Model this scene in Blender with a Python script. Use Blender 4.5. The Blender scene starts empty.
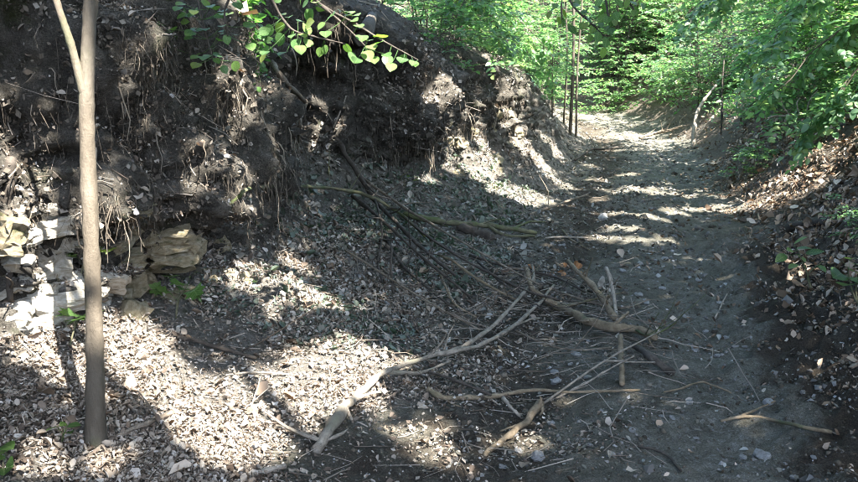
import bpy, bmesh, math, random
import numpy as np
from mathutils import Vector, Matrix
from mathutils.bvhtree import BVHTree

R = math.radians
rng = np.random.default_rng(11)
random.seed(11)
scene = bpy.context.scene
COL = scene.collection

# ------------------------------------------------------------------ camera
CAM = np.array([0.0, 0.0, 1.6]); PITCH = R(11.0); FPX = 774.0; PW, PH = 858.0, 482.0
cam_data = bpy.data.cameras.new('camera')
cam_data.sensor_width = 36.0; cam_data.lens = 36.0 * FPX / PW
cam_data.clip_start = 0.05; cam_data.clip_end = 1000.0
cam = bpy.data.objects.new('camera', cam_data); COL.objects.link(cam)
cam.location = CAM; cam.rotation_euler = (R(90) - PITCH, 0, 0)
scene.camera = cam

# ------------------------------------------------------------------ sky and sun
SUN = np.array([0.38, -0.45, 0.81]); SUN /= np.linalg.norm(SUN)
world = bpy.data.worlds.new('World'); scene.world = world; world.use_nodes = True
wn = world.node_tree; bg = wn.nodes['Background']
sky = wn.nodes.new('ShaderNodeTexSky'); sky.sky_type = 'NISHITA'; sky.sun_disc = False
sky.sun_elevation = math.asin(SUN[2]); sky.sun_rotation = math.atan2(SUN[0], SUN[1])
sky.air_density = 1.0; sky.dust_density = 1.5; sky.ozone_density = 1.0
wn.links.new(sky.outputs[0], bg.inputs[0]); bg.inputs[1].default_value = 0.115
sd = bpy.data.lights.new('sun', 'SUN'); sd.energy = 5.0; sd.angle = R(0.53); sd.color = (1.0, 0.95, 0.88)
so = bpy.data.objects.new('sun', sd); COL.objects.link(so)
so.rotation_euler = Vector(SUN).to_track_quat('Z', 'Y').to_euler(); so.location = (0, 0, 30)
scene.view_settings.view_transform = 'Standard'; scene.view_settings.look = 'None'
scene.view_settings.gamma = 1.0; scene.view_settings.use_curve_mapping = False
scene.view_settings.exposure = 3.4
scene.render.engine = 'CYCLES'
scene.cycles.max_bounces = 7; scene.cycles.diffuse_bounces = 4; scene.cycles.transmission_bounces = 4
scene.cycles.glossy_bounces = 2; scene.cycles.use_denoising = True; scene.cycles.filter_width = 1.0
scene.cycles.sample_clamp_indirect = 6.0

# ------------------------------------------------------------------ helpers
def tag(o, label=None, cat=None, group=None, kind=None):
    if label: o['label'] = label
    if cat: o['category'] = cat
    if group: o['group'] = group
    if kind: o['kind'] = kind
    return o

def mesh_np(name, V, quads=None, tris=None, smooth=True, mat=None):
    me = bpy.data.meshes.new(name)
    V = np.asarray(V, dtype=np.float32)
    nq = 0 if quads is None else len(quads); nt = 0 if tris is None else len(tris)
    loops = []; starts = []; totals = []
    if nq:
        q = np.asarray(quads, dtype=np.int32); loops.append(q.ravel()); starts.append(np.arange(nq) * 4); totals.append(np.full(nq, 4))
    if nt:
        t = np.asarray(tris, dtype=np.int32); loops.append(t.ravel()); starts.append(nq * 4 + np.arange(nt) * 3); totals.append(np.full(nt, 3))
    loops = np.concatenate(loops).astype(np.int32)
    me.vertices.add(len(V)); me.vertices.foreach_set('co', V.ravel())
    me.loops.add(len(loops)); me.loops.foreach_set('vertex_index', loops)
    me.polygons.add(nq + nt)
    me.polygons.foreach_set('loop_start', np.concatenate(starts).astype(np.int32))
    me.polygons.foreach_set('loop_total', np.concatenate(totals).astype(np.int32))
    me.polygons.foreach_set('use_smooth', np.full(nq + nt, smooth))
    me.update(calc_edges=True)
    if mat: me.materials.append(mat)
    return me

def link(name, me, parent=None, loc=None):
    o = bpy.data.objects.new(name, me); COL.objects.link(o)
    if parent is not None: o.parent = parent
    if loc is not None: o.location = loc
    return o

def empty(name, loc=(0, 0, 0)):
    o = bpy.data.objects.new(name, None); COL.objects.link(o); o.location = loc; o.empty_display_size = 0.1
    return o

_perm = np.random.default_rng(3).permutation(256); _perm = np.concatenate([_perm, _perm, _perm])
_grad = np.random.default_rng(4).normal(size=(256, 3)); _grad /= np.linalg.norm(_grad, axis=1)[:, None]
def pnoise(p):
    p = np.asarray(p, float); i = np.floor(p).astype(int); f = p - i; i &= 255
    w = f * f * f * (f * (f * 6 - 15) + 10); out = 0
    for dx in (0, 1):
        for dy in (0, 1):
            for dz in (0, 1):
                h = _perm[_perm[_perm[i[:, 0] + dx] + i[:, 1] + dy] + i[:, 2] + dz]
                g = _grad[h]
                d = (g[:, 0] * (f[:, 0] - dx) + g[:, 1] * (f[:, 1] - dy) + g[:, 2] * (f[:, 2] - dz))
                ww = (w[:, 0] if dx else 1 - w[:, 0]) * (w[:, 1] if dy else 1 - w[:, 1]) * (w[:, 2] if dz else 1 - w[:, 2])
                out = out + d * ww
    return out * 1.5
def fbm(p, f0, n, gain=0.5):
    a = 1.0; o = 0
    for k in range(n):
        o = o + a * pnoise(p * f0 + 17.3 * k); f0 *= 2.03; a *= gain
    return o
def sstep(x, a, b):
    t = np.clip((x - a) / (b - a), 0, 1); return t * t * (3 - 2 * t)
def norm(v):
    v = np.asarray(v, float); return v / (np.linalg.norm(v, axis=-1, keepdims=True) + 1e-12)

# ------------------------------------------------------------------ materials
def mat(name, rough=0.85, spec=0.25):
    m = bpy.data.materials.new(name); m.use_nodes = True
    b = m.node_tree.nodes['Principled BSDF']
    b.inputs['Roughness'].default_value = rough; b.inputs['Specular IOR Level'].default_value = spec
    return m, m.node_tree.nodes, m.node_tree.links, b
def noise_node(n, l, scale, detail=6, rough=0.6, vec=None):
    t = n.new('ShaderNodeTexNoise'); t.inputs['Scale'].default_value = scale
    t.inputs['Detail'].default_value = detail; t.inputs['Roughness'].default_value = rough
    if vec is None:
        vec = n.new('ShaderNodeTexCoord').outputs['Object']
    l.new(vec, t.inputs['Vector'])
    return t
def ramp(n, l, src, stops):
    r = n.new('ShaderNodeValToRGB'); e = r.color_ramp.elements
    while len(e) < len(stops): e.new(0.5)
    for el, (p, c) in zip(e, stops):
        el.position = p; el.color = (*c, 1) if len(c) == 3 else c
    l.new(src, r.inputs['Fac'])
    return r
def mix(n, l, fac, a, b):
    m = n.new('ShaderNodeMix'); m.data_type = 'RGBA'
    if isinstance(fac, (int, float)): m.inputs[0].default_value = fac
    else: l.new(fac, m.inputs[0])
    for s, v in ((m.inputs[6], a), (m.inputs[7], b)):
        if isinstance(v, tuple): s.default_value = (*v, 1)
        else: l.new(v, s)
    return m.outputs[2]
def bump(n, l, b, h, strength, dist):
    k = n.new('ShaderNodeBump'); k.inputs['Strength'].default_value = strength; k.inputs['Distance'].default_value = dist
    l.new(h, k.inputs['Height']); l.new(k.outputs[0], b.inputs['Normal'])

def ground_mat(name, cols, pale, pale_pos, moss=None, bs=0.9, moss_pos=(0.6, 0.72)):
    m, n, l, b = mat(name, 0.9, 0.2)
    n1 = noise_node(n, l, 9, 10, 0.72); r1 = ramp(n, l, n1.outputs[0], [(0.3, cols[0]), (0.5, cols[1]), (0.7, cols[2])])
    n2 = noise_node(n, l, 34, 8, 0.75); r2 = ramp(n, l, n2.outputs[0], [(pale_pos, (0, 0, 0)), (pale_pos + 0.08, (1, 1, 1))])
    n3 = noise_node(n, l, 1.1, 4, 0.6); r3 = ramp(n, l, n3.outputs[0], [(0.38, (0.1, 0.1, 0.1)), (0.62, (1, 1, 1))])
    f = n.new('ShaderNodeMath'); f.operation = 'MULTIPLY'; l.new(r2.outputs[0], f.inputs[0]); l.new(r3.outputs[0], f.inputs[1])
    c = mix(n, l, f.outputs[0], r1.outputs[0], pale)
    if moss:
        n4 = noise_node(n, l, 2.3, 7, 0.7); r4 = ramp(n, l, n4.outputs[0], [(moss_pos[0], (0, 0, 0)), (moss_pos[1], (1, 1, 1))])
        c = mix(n, l, r4.outputs[0], c, moss)
    l.new(c, b.inputs['Base Color'])
    n5 = noise_node(n, l, 48, 10, 0.75)
    bump(n, l, b, n5.outputs[0], bs, 0.03)
    return m

M = {}
def earth_mat(name, bank_cols, bank_pale, dust_cols):
    m, n, l, b = mat(name, 0.92, 0.15)
    n1 = noise_node(n, l, 7, 10, 0.74); n2 = noise_node(n, l, 30, 8, 0.75); n3 = noise_node(n, l, 1.0, 5, 0.65); n4 = noise_node(n, l, 2.3, 7, 0.7)
    track = ramp(n, l, n1.outputs[0], [(0.3, (0.07, 0.064, 0.046)), (0.5, (0.14, 0.132, 0.104)), (0.7, (0.235, 0.225, 0.19))]).outputs[0]
    chalk = ramp(n, l, n3.outputs[0], [(0.45, (0, 0, 0)), (0.62, (1, 1, 1))]).outputs[0]
    sp = ramp(n, l, n2.outputs[0], [(0.5, (0, 0, 0)), (0.66, (1, 1, 1))]).outputs[0]
    f = n.new('ShaderNodeMath'); f.operation = 'MULTIPLY'; l.new(chalk, f.inputs[0]); l.new(sp, f.inputs[1])
    track = mix(n, l, f.outputs[0], track, (0.3, 0.295, 0.275))
    bk = ramp(n, l, n1.outputs[0], [(0.3, bank_cols[0]), (0.5, bank_cols[1]), (0.7, bank_cols[2])]).outputs[0]
    sp2 = ramp(n, l, n2.outputs[0], [(0.53, (0, 0, 0)), (0.66, (1, 1, 1))]).outputs[0]
    g = n.new('ShaderNodeMath'); g.operation = 'MULTIPLY'; l.new(chalk, g.inputs[0]); l.new(sp2, g.inputs[1])
    bk = mix(n, l, g.outputs[0], bk, bank_pale)
    bk = mix(n, l, ramp(n, l, n4.outputs[0], [(0.56, (0, 0, 0)), (0.7, (1, 1, 1))]).outputs[0], bk, (0.05, 0.058, 0.024))
    du = n.new('ShaderNodeAttribute'); du.attribute_name = 'dust'; n6 = noise_node(n, l, 26, 10, .8)
    dc = ramp(n, l, n6.outputs[0], [(0.3, dust_cols[0]), (0.5, dust_cols[1]), (0.7, dust_cols[2])]).outputs[0]
    bk = mix(n, l, du.outputs['Fac'], bk, dc)
    at_ = n.new('ShaderNodeAttribute'); at_.attribute_name = 'wear'
    ad = n.new('ShaderNodeMath'); ad.operation = 'ADD'; l.new(at_.outputs['Fac'], ad.inputs[0]); l.new(n1.outputs[0], ad.inputs[1])
    wr = ramp(n, l, ad.outputs[0], [(0.82, (0, 0, 0)), (1.0, (1, 1, 1))]).outputs[0]
    am = n.new('ShaderNodeAttribute'); am.attribute_name = 'mud'
    md = n.new('ShaderNodeMath'); md.operation = 'ADD'; l.new(am.outputs['Fac'], md.inputs[0]); l.new(n1.outputs[0], md.inputs[1])
    mdr = ramp(n, l, md.outputs[0], [(0.8, (0, 0, 0)), (1.5, (1, 1, 1))]).outputs[0]
    c = mix(n, l, mdr, mix(n, l, wr, bk, track), (0.062, 0.05, 0.037))
    n7 = noise_node(n, l, 130, 6, 0.8); sp7 = ramp(n, l, n7.outputs[0], [(0.34, (0.35, 0.34, 0.33)), (0.5, (0.95, 0.95, 0.95)), (0.66, (1.7, 1.7, 1.68))]).outputs[0]
    mu = n.new('ShaderNodeMix'); mu.data_type = 'RGBA'; mu.blend_type = 'MULTIPLY'; mu.inputs[0].default_value = 1; l.new(c, mu.inputs[6]); l.new(sp7, mu.inputs[7]); c = mu.outputs[2]
    l.new(c, b.inputs['Base Color'])
    n5 = noise_node(n, l, 42, 10, 0.78); bump(n, l, b, n5.outputs[0], 1.0, 0.06)
    return m
M['bank'] = earth_mat('bank_earth', [(0.03, 0.026, 0.021), (0.078, 0.071, 0.059), (0.165, 0.152, 0.13)], (0.33, 0.29, 0.24), [(0.075, 0.067, 0.056), (0.165, 0.15, 0.128), (0.29, 0.27, 0.24)])
M['bank_r'] = earth_mat('slope_earth', [(0.03, 0.022, 0.016), (0.07, 0.052, 0.038), (0.13, 0.1, 0.075)], (0.26, 0.2, 0.15), [(0.05, 0.041, 0.032), (0.11, 0.092, 0.074), (0.21, 0.182, 0.15)])
M['path'] = M['bank']

def island_mat(name, stops, rough=0.8, trans=0.0, tcol=None, spec=0.25, grain=0, tboost=1.0):
    m, n, l, b = mat(name, rough, spec)
    g = n.new('ShaderNodeNewGeometry')
    r = ramp(n, l, g.outputs['Random Per Island'], stops); c = r.outputs[0]
    if grain:
        t = noise_node(n, l, grain, 6, 0.7); rr = ramp(n, l, t.outputs[0], [(0.3, (0.55, 0.55, 0.55)), (0.7, (1.15, 1.15, 1.15))])
        mm = n.new('ShaderNodeMix'); mm.data_type = 'RGBA'; mm.blend_type = 'MULTIPLY'; mm.inputs[0].default_value = 1
        l.new(c, mm.inputs[6]); l.new(rr.outputs[0], mm.inputs[7]); c = mm.outputs[2]
    l.new(c, b.inputs['Base Color'])
    if trans:
        t = n.new('ShaderNodeBsdfTranslucent')
        mm = n.new('ShaderNodeMix'); mm.data_type = 'RGBA'; mm.blend_type = 'MULTIPLY'; mm.inputs[0].default_value = 1
        l.new(c, mm.inputs[6]); mm.inputs[7].default_value = (*(tcol or (1, 1, 1)), 1); l.new(mm.outputs[2], t.inputs['Color'])
        s = n.new('ShaderNodeMixShader'); s.inputs[0].default_value = trans
        out = n['Material Output']
        l.new(b.outputs[0], s.inputs[1]); l.new(t.outputs[0], s.inputs[2]); l.new(s.outputs[0], out.inputs[0])
    return m

M['litter'] = island_mat('dry_leaf', [(0, (0.06, 0.045, 0.034)), (0.3, (0.15, 0.118, 0.09)), (0.6, (0.235, 0.2, 0.16)), (0.85, (0.33, 0.295, 0.25)), (1, (0.48, 0.45, 0.41))], 0.75, 0.12, (1, 0.8, 0.6))
M['litter_grey'] = island_mat('grey_leaf', [(0, (0.06, 0.056, 0.042)), (0.45, (0.12, 0.115, 0.092)), (0.8, (0.19, 0.185, 0.16)), (1, (0.3, 0.3, 0.28))], 0.7, 0.1)
M['litter_brown'] = island_mat('brown_leaf', [(0, (0.06, 0.04, 0.026)), (0.4, (0.16, 0.11, 0.072)), (0.75, (0.32, 0.245, 0.18)), (1, (0.48, 0.41, 0.34))], 0.75, 0.12, (1, 0.75, 0.5))
M['clod'] = island_mat('soil_clod', [(0, (0.04, 0.033, 0.024)), (0.6, (0.08, 0.068, 0.05)), (1, (0.14, 0.125, 0.1))], 0.95, grain=40)
M['ivy'] = island_mat('ivy_leaf', [(0, (0.04, 0.055, 0.04)), (0.6, (0.08, 0.1, 0.075)), (1, (0.15, 0.17, 0.14))], 0.45, 0.2, (1.2, 1.6, .8), 0.4)
M['debris'] = island_mat('bank_scraps', [(0, (0.03, 0.024, 0.018)), (0.5, (0.075, 0.062, 0.048)), (0.85, (0.12, 0.105, 0.085)), (1, (0.22, 0.2, 0.17))], 0.85)
M['pebble'] = island_mat('chalk_pebble', [(0, (0.05, 0.046, 0.04)), (0.55, (0.11, 0.105, 0.098)), (0.9, (0.17, 0.168, 0.16)), (1, (0.32, 0.32, 0.315))], 0.9)
M['twig'] = island_mat('dead_twig', [(0, (0.06, 0.048, 0.036)), (0.5, (0.15, 0.125, 0.1)), (1, (0.34, 0.3, 0.25))], 0.85)
M['root'] = island_mat('rootlet', [(0, (0.03, 0.024, 0.018)), (0.6, (0.08, 0.066, 0.05)), (1, (0.26, 0.22, 0.17))], 0.9)
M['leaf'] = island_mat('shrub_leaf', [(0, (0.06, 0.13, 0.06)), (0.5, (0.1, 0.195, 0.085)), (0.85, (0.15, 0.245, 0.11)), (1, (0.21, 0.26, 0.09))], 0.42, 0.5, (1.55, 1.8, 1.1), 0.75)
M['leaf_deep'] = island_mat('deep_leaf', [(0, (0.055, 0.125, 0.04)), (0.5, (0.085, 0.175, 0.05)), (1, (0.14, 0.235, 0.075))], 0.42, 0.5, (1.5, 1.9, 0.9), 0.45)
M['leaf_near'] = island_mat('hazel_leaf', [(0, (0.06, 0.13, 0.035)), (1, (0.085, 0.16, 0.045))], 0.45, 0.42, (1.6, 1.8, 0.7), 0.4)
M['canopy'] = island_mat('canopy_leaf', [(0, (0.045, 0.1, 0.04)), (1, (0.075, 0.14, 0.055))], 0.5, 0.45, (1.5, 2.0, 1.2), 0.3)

def bark_mat(name, c0, c1, c2, scale=14, moss=None, rough=0.85, bs=0.5, stretch=0.25, moss_pos=(0.55, 0.68)):
    m, n, l, b = mat(name, rough, 0.2)
    tc = n.new('ShaderNodeTexCoord'); mp = n.new('ShaderNodeMapping'); mp.inputs['Scale'].default_value = (1, 1, stretch)
    l.new(tc.outputs['Object'], mp.inputs[0])
    t = noise_node(n, l, scale, 8, 0.7, mp.outputs[0]); r = ramp(n, l, t.outputs[0], [(0.28, c0), (0.5, c1), (0.72, c2)]); c = r.outputs[0]
    if moss:
        t2 = noise_node(n, l, 5, 6, 0.65); r2 = ramp(n, l, t2.outputs[0], [(moss_pos[0], (0, 0, 0)), (moss_pos[1], (1, 1, 1))]); c = mix(n, l, r2.outputs[0], c, moss)
    l.new(c, b.inputs['Base Color'])
    t3 = noise_node(n, l, scale * 4, 8, 0.7, mp.outputs[0]); bump(n, l, b, t3.outputs[0], bs, 0.01)
    return m
def sapling_mat():
    m, n, l, b = mat('smooth_bark', 0.75, 0.25)
    tc = n.new('ShaderNodeTexCoord').outputs['Object']
    def mp(v):
        q = n.new('ShaderNodeMapping'); q.inputs['Scale'].default_value = v; l.new(tc, q.inputs[0]); return q.outputs[0]
    a = ramp(n, l, noise_node(n, l, 6, 8, .65, mp((1, 1, .35))).outputs[0], [(.3, (.04, .032, .022)), (.5, (.08, .066, .048)), (.7, (.14, .12, .092))]).outputs[0]
    g = ramp(n, l, noise_node(n, l, 3.2, 6, .6, mp((1, 1, .5))).outputs[0], [(.5, (0, 0, 0)), (.66, (1, 1, 1))]).outputs[0]
    c = mix(n, l, g, a, (.05, .056, .024))
    k = ramp(n, l, noise_node(n, l, 9, 5, .6, mp((1, 1, 3.2))).outputs[0], [(.64, (0, 0, 0)), (.72, (1, 1, 1))]).outputs[0]
    c = mix(n, l, k, c, (.045, .036, .026)); l.new(c, b.inputs['Base Color'])
    bump(n, l, b, noise_node(n, l, 40, 8, .7, mp((1, 1, .5))).outputs[0], .9, .012); return m
M['sapling'] = sapling_mat()
M['bark'] = bark_mat('dark_bark', (0.03, 0.024, 0.018), (0.07, 0.058, 0.045), (0.13, 0.115, 0.09), 12)
M['grey'] = bark_mat('grey_wood', (0.09, 0.078, 0.06), (0.2, 0.175, 0.14), (0.34, 0.305, 0.25), 20, (0.1, 0.11, 0.06), bs=1.0, stretch=1.0, moss_pos=(.55, .75))
M['dead'] = bark_mat('dead_wood', (0.07, 0.055, 0.04), (0.16, 0.13, 0.098), (0.27, 0.23, 0.18), 16, (0.09, 0.1, 0.05), bs=1.0, stretch=1.0, moss_pos=(0.6, 0.75))
M['bleached'] = bark_mat('bleached_wood', (0.13, 0.105, 0.08), (0.27, 0.23, 0.185), (0.42, 0.375, 0.31), 22, bs=1.0, stretch=1.0)
M['tan'] = bark_mat('tan_wood', (0.08, 0.06, 0.038), (0.18, 0.14, 0.092), (0.3, 0.24, 0.17), 20, (0.08, 0.085, 0.045), bs=1.0, stretch=1.0)
M['mossy'] = bark_mat('mossy_wood', (0.045, 0.04, 0.028), (0.09, 0.085, 0.05), (0.15, 0.14, 0.09), 14, (0.06, 0.075, 0.028), bs=0.8, stretch=1.0, moss_pos=(0.45, 0.6))
M['darkwood'] = bark_mat('wet_dark_wood', (0.025, 0.02, 0.016), (0.05, 0.042, 0.034), (0.1, 0.085, 0.07), 14, bs=0.8, stretch=1.0)

def rock_mat(name, c0, c1, c2, moss=None):
    m, n, l, b = mat(name, 0.9, 0.2)
    t = noise_node(n, l, 5, 9, 0.7); r = ramp(n, l, t.outputs[0], [(0.3, c0), (0.5, c1), (0.68, c2)]); c = r.outputs[0]
    if moss:
        t2 = noise_node(n, l, 3.1, 7, 0.7); r2 = ramp(n, l, t2.outputs[0], [(0.52, (0, 0, 0)), (0.66, (1, 1, 1))]); c = mix(n, l, r2.outputs[0], c, moss)
    l.new(c, b.inputs['Base Color'])
    t3 = noise_node(n, l, 22, 10, 0.75); bump(n, l, b, t3.outputs[0], 0.9, 0.03)
    return m
M['lime'] = rock_mat('limestone', (0.25, 0.215, 0.15), (0.48, 0.44, 0.36), (0.64, 0.61, 0.55))
M['lime_moss'] = rock_mat('mossy_limestone', (0.15, 0.12, 0.075), (0.28, 0.235, 0.15), (0.4, 0.36, 0.28), (0.08, 0.085, 0.035))
M['chalk'] = rock_mat('chalk_stone', (0.2, 0.2, 0.19), (0.33, 0.33, 0.32), (0.46, 0.46, 0.46))

# ------------------------------------------------------------------ the sunken lane: one swept sheet cut into path and banks
ctrl = np.array([(-5.4, -19), (-3.5, -12.5), (-1.68, -6), (0, 0), (1.35, 4.8), (2.7, 9.6), (3.85, 13.9), (4.75, 18.2), (4.9, 22), (3.9, 25.6), (1.4, 28.6), (-2.5, 30.8), (-8, 33), (-14, 35)], float)
def catmull(P, n):
    P = np.asarray(P, float); out = []
    E = np.vstack([2 * P[0] - P[1], P, 2 * P[-1] - P[-2]])
    for i in range(1, len(E) - 2):
        t = np.linspace(0, 1, n, endpoint=False)[:, None]
        a, b, c, d = E[i - 1], E[i], E[i + 1], E[i + 2]
        out.append(0.5 * (2 * b + (c - a) * t + (2 * a - 5 * b + 4 * c - d) * t ** 2 + (3 * b - a - 3 * c + d) * t ** 3))
    out.append(P[-1:]); return np.vstack(out)
cl = catmull(ctrl, 40); seg = np.linalg.norm(np.diff(cl, axis=0), axis=1); arc = np.concatenate([[0], np.cumsum(seg)])
k0 = np.argmin(np.hypot(cl[:, 0], cl[:, 1])); arc -= arc[k0]
def lane_xy(s): return np.stack([np.interp(s, arc, cl[:, 0]), np.interp(s, arc, cl[:, 1])], -1)
def lane_tan(s): return norm(lane_xy(s + 0.4) - lane_xy(s - 0.4))
def path_z(s): return np.interp(s, [-20, 0, 8, 14, 20, 26, 34, 50], [-0.2, 0, 0.02, 0.15, 0.5, 1.0, 1.8, 3.2])

far_l = [(-6, 3.5), (-12, 4.6)]
L_ST = {
 -20: [(-1.15, .02), (-1.7, .1), (-2.3, .22), (-2.75, .38), (-2.95, .6), (-3.0, .9), (-3.05, 1.1), (-2.95, 1.4), (-3.1, 2.1), (-3.8, 2.8)] + far_l,
 2.2: [(-1.15, .02), (-1.7, .1), (-2.3, .22), (-2.75, .38), (-2.95, .6), (-2.98, .9), (-3.05, 1.1), (-2.9, 1.35), (-3.0, 2.1), (-3.7, 2.8)] + far_l,
 3.6: [(-1.15, .02), (-1.6, .12), (-2.1, .22), (-2.5, .36), (-2.72, .52), (-2.74, .72), (-2.42, .9), (-2.38, 1.35), (-2.6, 2.1), (-3.4, 2.7)] + far_l,
 4.7: [(-1.15, .03), (-1.6, .13), (-2.1, .28), (-2.45, .42), (-2.62, .6), (-2.58, .82), (-2.35, 1.0), (-2.4, 1.45), (-2.8, 2.1), (-3.5, 2.7)] + far_l,
 5.5: [(-1.15, .03), (-1.6, .13), (-2.15, .28), (-2.6, .42), (-2.8, .65), (-2.85, .9), (-2.8, 1.2), (-2.8, 1.6), (-3.0, 2.2), (-3.6, 2.8)] + far_l,
 6.8: [(-1.15, .03), (-1.6, .12), (-2.2, .28), (-2.8, .45), (-3.3, .8), (-3.7, 1.15), (-3.85, 1.5), (-3.5, 1.95), (-3.0, 2.3), (-3.6, 2.9)] + far_l,
 8.8: [(-1.12, .02), (-1.6, .12), (-2.1, .32), (-2.55, .55), (-2.8, .72), (-2.6, .9), (-2.25, 1.1), (-2.2, 1.5), (-2.5, 2.1), (-3.3, 2.6)] + far_l,
 10.2: [(-1.1, .02), (-1.42, .1), (-1.8, .32), (-2.15, .58), (-2.4, .9), (-2.5, 1.2), (-2.5, 1.5), (-2.5, 1.8), (-2.75, 2.15), (-3.5, 2.5), (-6, 3.0), (-12, 4)],
 12.4: [(-1.1, .02), (-1.35, .1), (-1.65, .3), (-1.9, .55), (-2.05, .9), (-2.1, 1.2), (-2.1, 1.5), (-2.2, 1.8), (-2.6, 2.1), (-3.5, 2.4), (-6, 3.0), (-12, 4)],
 15.5: [(-1.1, .02), (-1.35, .12), (-1.6, .35), (-1.8, .65), (-1.95, .95), (-2.1, 1.25), (-2.25, 1.5), (-2.45, 1.75), (-2.9, 2.0), (-3.8, 2.3), (-6, 2.8), (-11, 3.5)],
 20: [(-1.1, .02), (-1.35, .15), (-1.6, .4), (-1.9, .7), (-2.1, 1.0), (-2.3, 1.2), (-2.5, 1.4), (-2.7, 1.6), (-3.0, 1.8), (-3.6, 2.0), (-4.2, 2.1), (-5, 2.2)],
 50: [(-1.1, .02), (-1.35, .15), (-1.6, .4), (-1.9, .7), (-2.1, 1.0), (-2.3, 1.2), (-2.5, 1.4), (-2.7, 1.6), (-3.0, 1.8), (-3.6, 2.0), (-4.2, 2.1), (-5, 2.2)],
}
R_ST = {
 -20: [(1.15, .02), (1.4, .12), (1.75, .4), (2.2, .8), (3.0, 1.45), (4.5, 2.3), (7, 3.3), (14, 5), (32, 9)],
 7: [(1.15, .02), (1.4, .12), (1.75, .4), (2.2, .8), (3.0, 1.45), (4.5, 2.3), (7, 3.3), (14, 5), (32, 9)],
 13: [(1.05, .02), (1.3, .15), (1.6, .45), (2.0, .85), (2.8, 1.5), (4.2, 2.5), (7, 4.0), (14, 6.5), (34, 12)],
 20: [(1.1, .02), (1.3, .12), (1.6, .38), (2.0, .75), (2.8, 1.4), (4.2, 2.5), (7, 4.3), (14, 8), (34, 15)],
 50: [(1.1, .02), (1.3, .12), (1.6, .38), (2.0, .75), (2.8, 1.4), (4.2, 2.5), (7, 4.3), (14, 8), (34, 15)],
}
def stations(ST, s):
    ks = np.array(sorted(ST)); A = np.array([ST[k] for k in ks], float)
    # ease between stations
    idx = np.clip(np.searchsorted(ks, s) - 1, 0, len(ks) - 2)
    t = np.clip((s - ks[idx]) / (ks[idx + 1] - ks[idx]), 0, 1); t = t * t * (3 - 2 * t)
    return A[idx] * (1 - t)[:, None, None] + A[idx + 1] * t[:, None, None]
def resample(K, counts):
    cols = []
    for j in range(K.shape[1] - 1):
        p1, p2 = K[:, j], K[:, j + 1]
        p0 = K[:, j - 1] if j else 2 * p1 - p2
        p3 = K[:, j + 2] if j + 2 < K.shape[1] else 2 * p2 - p1
        for t in np.linspace(0, 1, counts[j], endpoint=False):
            m1 = (p2 - p0) * 0.35; m2 = (p3 - p1) * 0.35
            h00 = 2*t**3-3*t**2+1; h10 = t**3-2*t**2+t; h01 = -2*t**3+3*t**2; h11 = t**3-t**2
            cols.append(h00 * p1 + h10 * m1 + h01 * p2 + h11 * m2)
    cols.append(K[:, -1]); return np.stack(cols, 1)

S = np.concatenate([np.arange(-16, 0, 0.4), np.arange(0, 1.6, 0.1), np.arange(1.6, 11.5, 0.042), np.arange(11.5, 20, 0.09), np.arange(20, 46, 0.25)])
LK = resample(stations(L_ST, S), [16, 16, 14, 12, 14, 12, 14, 20, 18, 12, 10])
RK = resample(stations(R_ST, S), [10, 14, 14, 16, 14, 12, 10, 12])
NP = 56
pu = np.linspace(0, 1, NP + 1)[1:-1]
u0, u1 = LK[:, 0, 0], RK[:, 0, 0]
PU = u0[:, None] + (u1 - u0)[:, None] * pu[None]
PHt = np.zeros_like(PU) + 0.02
xr = PU
PHt = 0.0 - 0.05 * np.exp(-((xr + 0.55) / 0.28) ** 2) - 0.05 * np.exp(-((xr - 0.5) / 0.3) ** 2) + 0.02
U = np.concatenate([LK[:, ::-1, 0], PU, RK[:, :, 0]], 1)
H = np.concatenate([LK[:, ::-1, 1], PHt, RK[:, :, 1]], 1)
nL, nR = LK.shape[1], RK.shape[1]
ns, nt = U.shape
sw = S + 0.25 * pnoise(np.stack([S * 0.6, S * 0 + 3, S * 0], 1))
XY = lane_xy(S); TN = lane_tan(S); NRM = np.stack([TN[:, 1], -TN[:, 0]], 1)
V = np.zeros((ns, nt, 3))
V[..., :2] = XY[:, None] + NRM[:, None] * U[..., None]
V[..., 2] = H + path_z(S)[:, None]
def grid_normals(V):
    a = np.gradient(V, axis=0); b = np.gradient(V, axis=1); return norm(np.cross(b, a))
N = grid_normals(V)
steep = np.clip(1 - N[..., 2], 0, 1)
flat = V.reshape(-1, 3)
left = (np.arange(nt) < nL)[None] * np.ones((ns, 1)); path_m = ((np.arange(nt) >= nL) & (np.arange(nt) < nt - nR))[None] * np.ones((ns, 1))
away = sstep(np.abs(U), 1.0, 2.0)
big = fbm(flat, 0.9, 2).reshape(ns, nt); med = fbm(flat + 40, 2.6, 3).reshape(ns, nt); fine = fbm(flat + 80, 9, 4, 0.6).reshape(ns, nt)
ridge = (0.5 - np.abs(fbm(flat * np.array([1, 1, 0.45]) + 9, 2.2, 3))).reshape(ns, nt)
stv = sstep(steep, 0.25, 0.8)
D = away * (0.10 * big + 0.05 * med) + (0.02 + 0.03 * stv) * fine * (0.6 + 0.4 * away) + stv * left * (0.2 * med + 0.22 * ridge - 0.07 + 0.05 * fine)
D += path_m * (0.03 * med + 0.014 * big + 0.012 * fine)
near_r = np.exp(-((U - 1.05) / 0.4) ** 2) * (S < 9)[:, None]
D += near_r * (0.09 * np.abs(med) + 0.06 * fine)
D += np.exp(-((U + 0.3) / 0.6) ** 2) * np.exp(-((S - 11.5) / 1.2) ** 2)[:, None] * (0.05 + 0.06 * med)
V += N * D[..., None]
N = grid_normals(V)
steep = np.clip(1 - N[..., 2], 0, 1)

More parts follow.
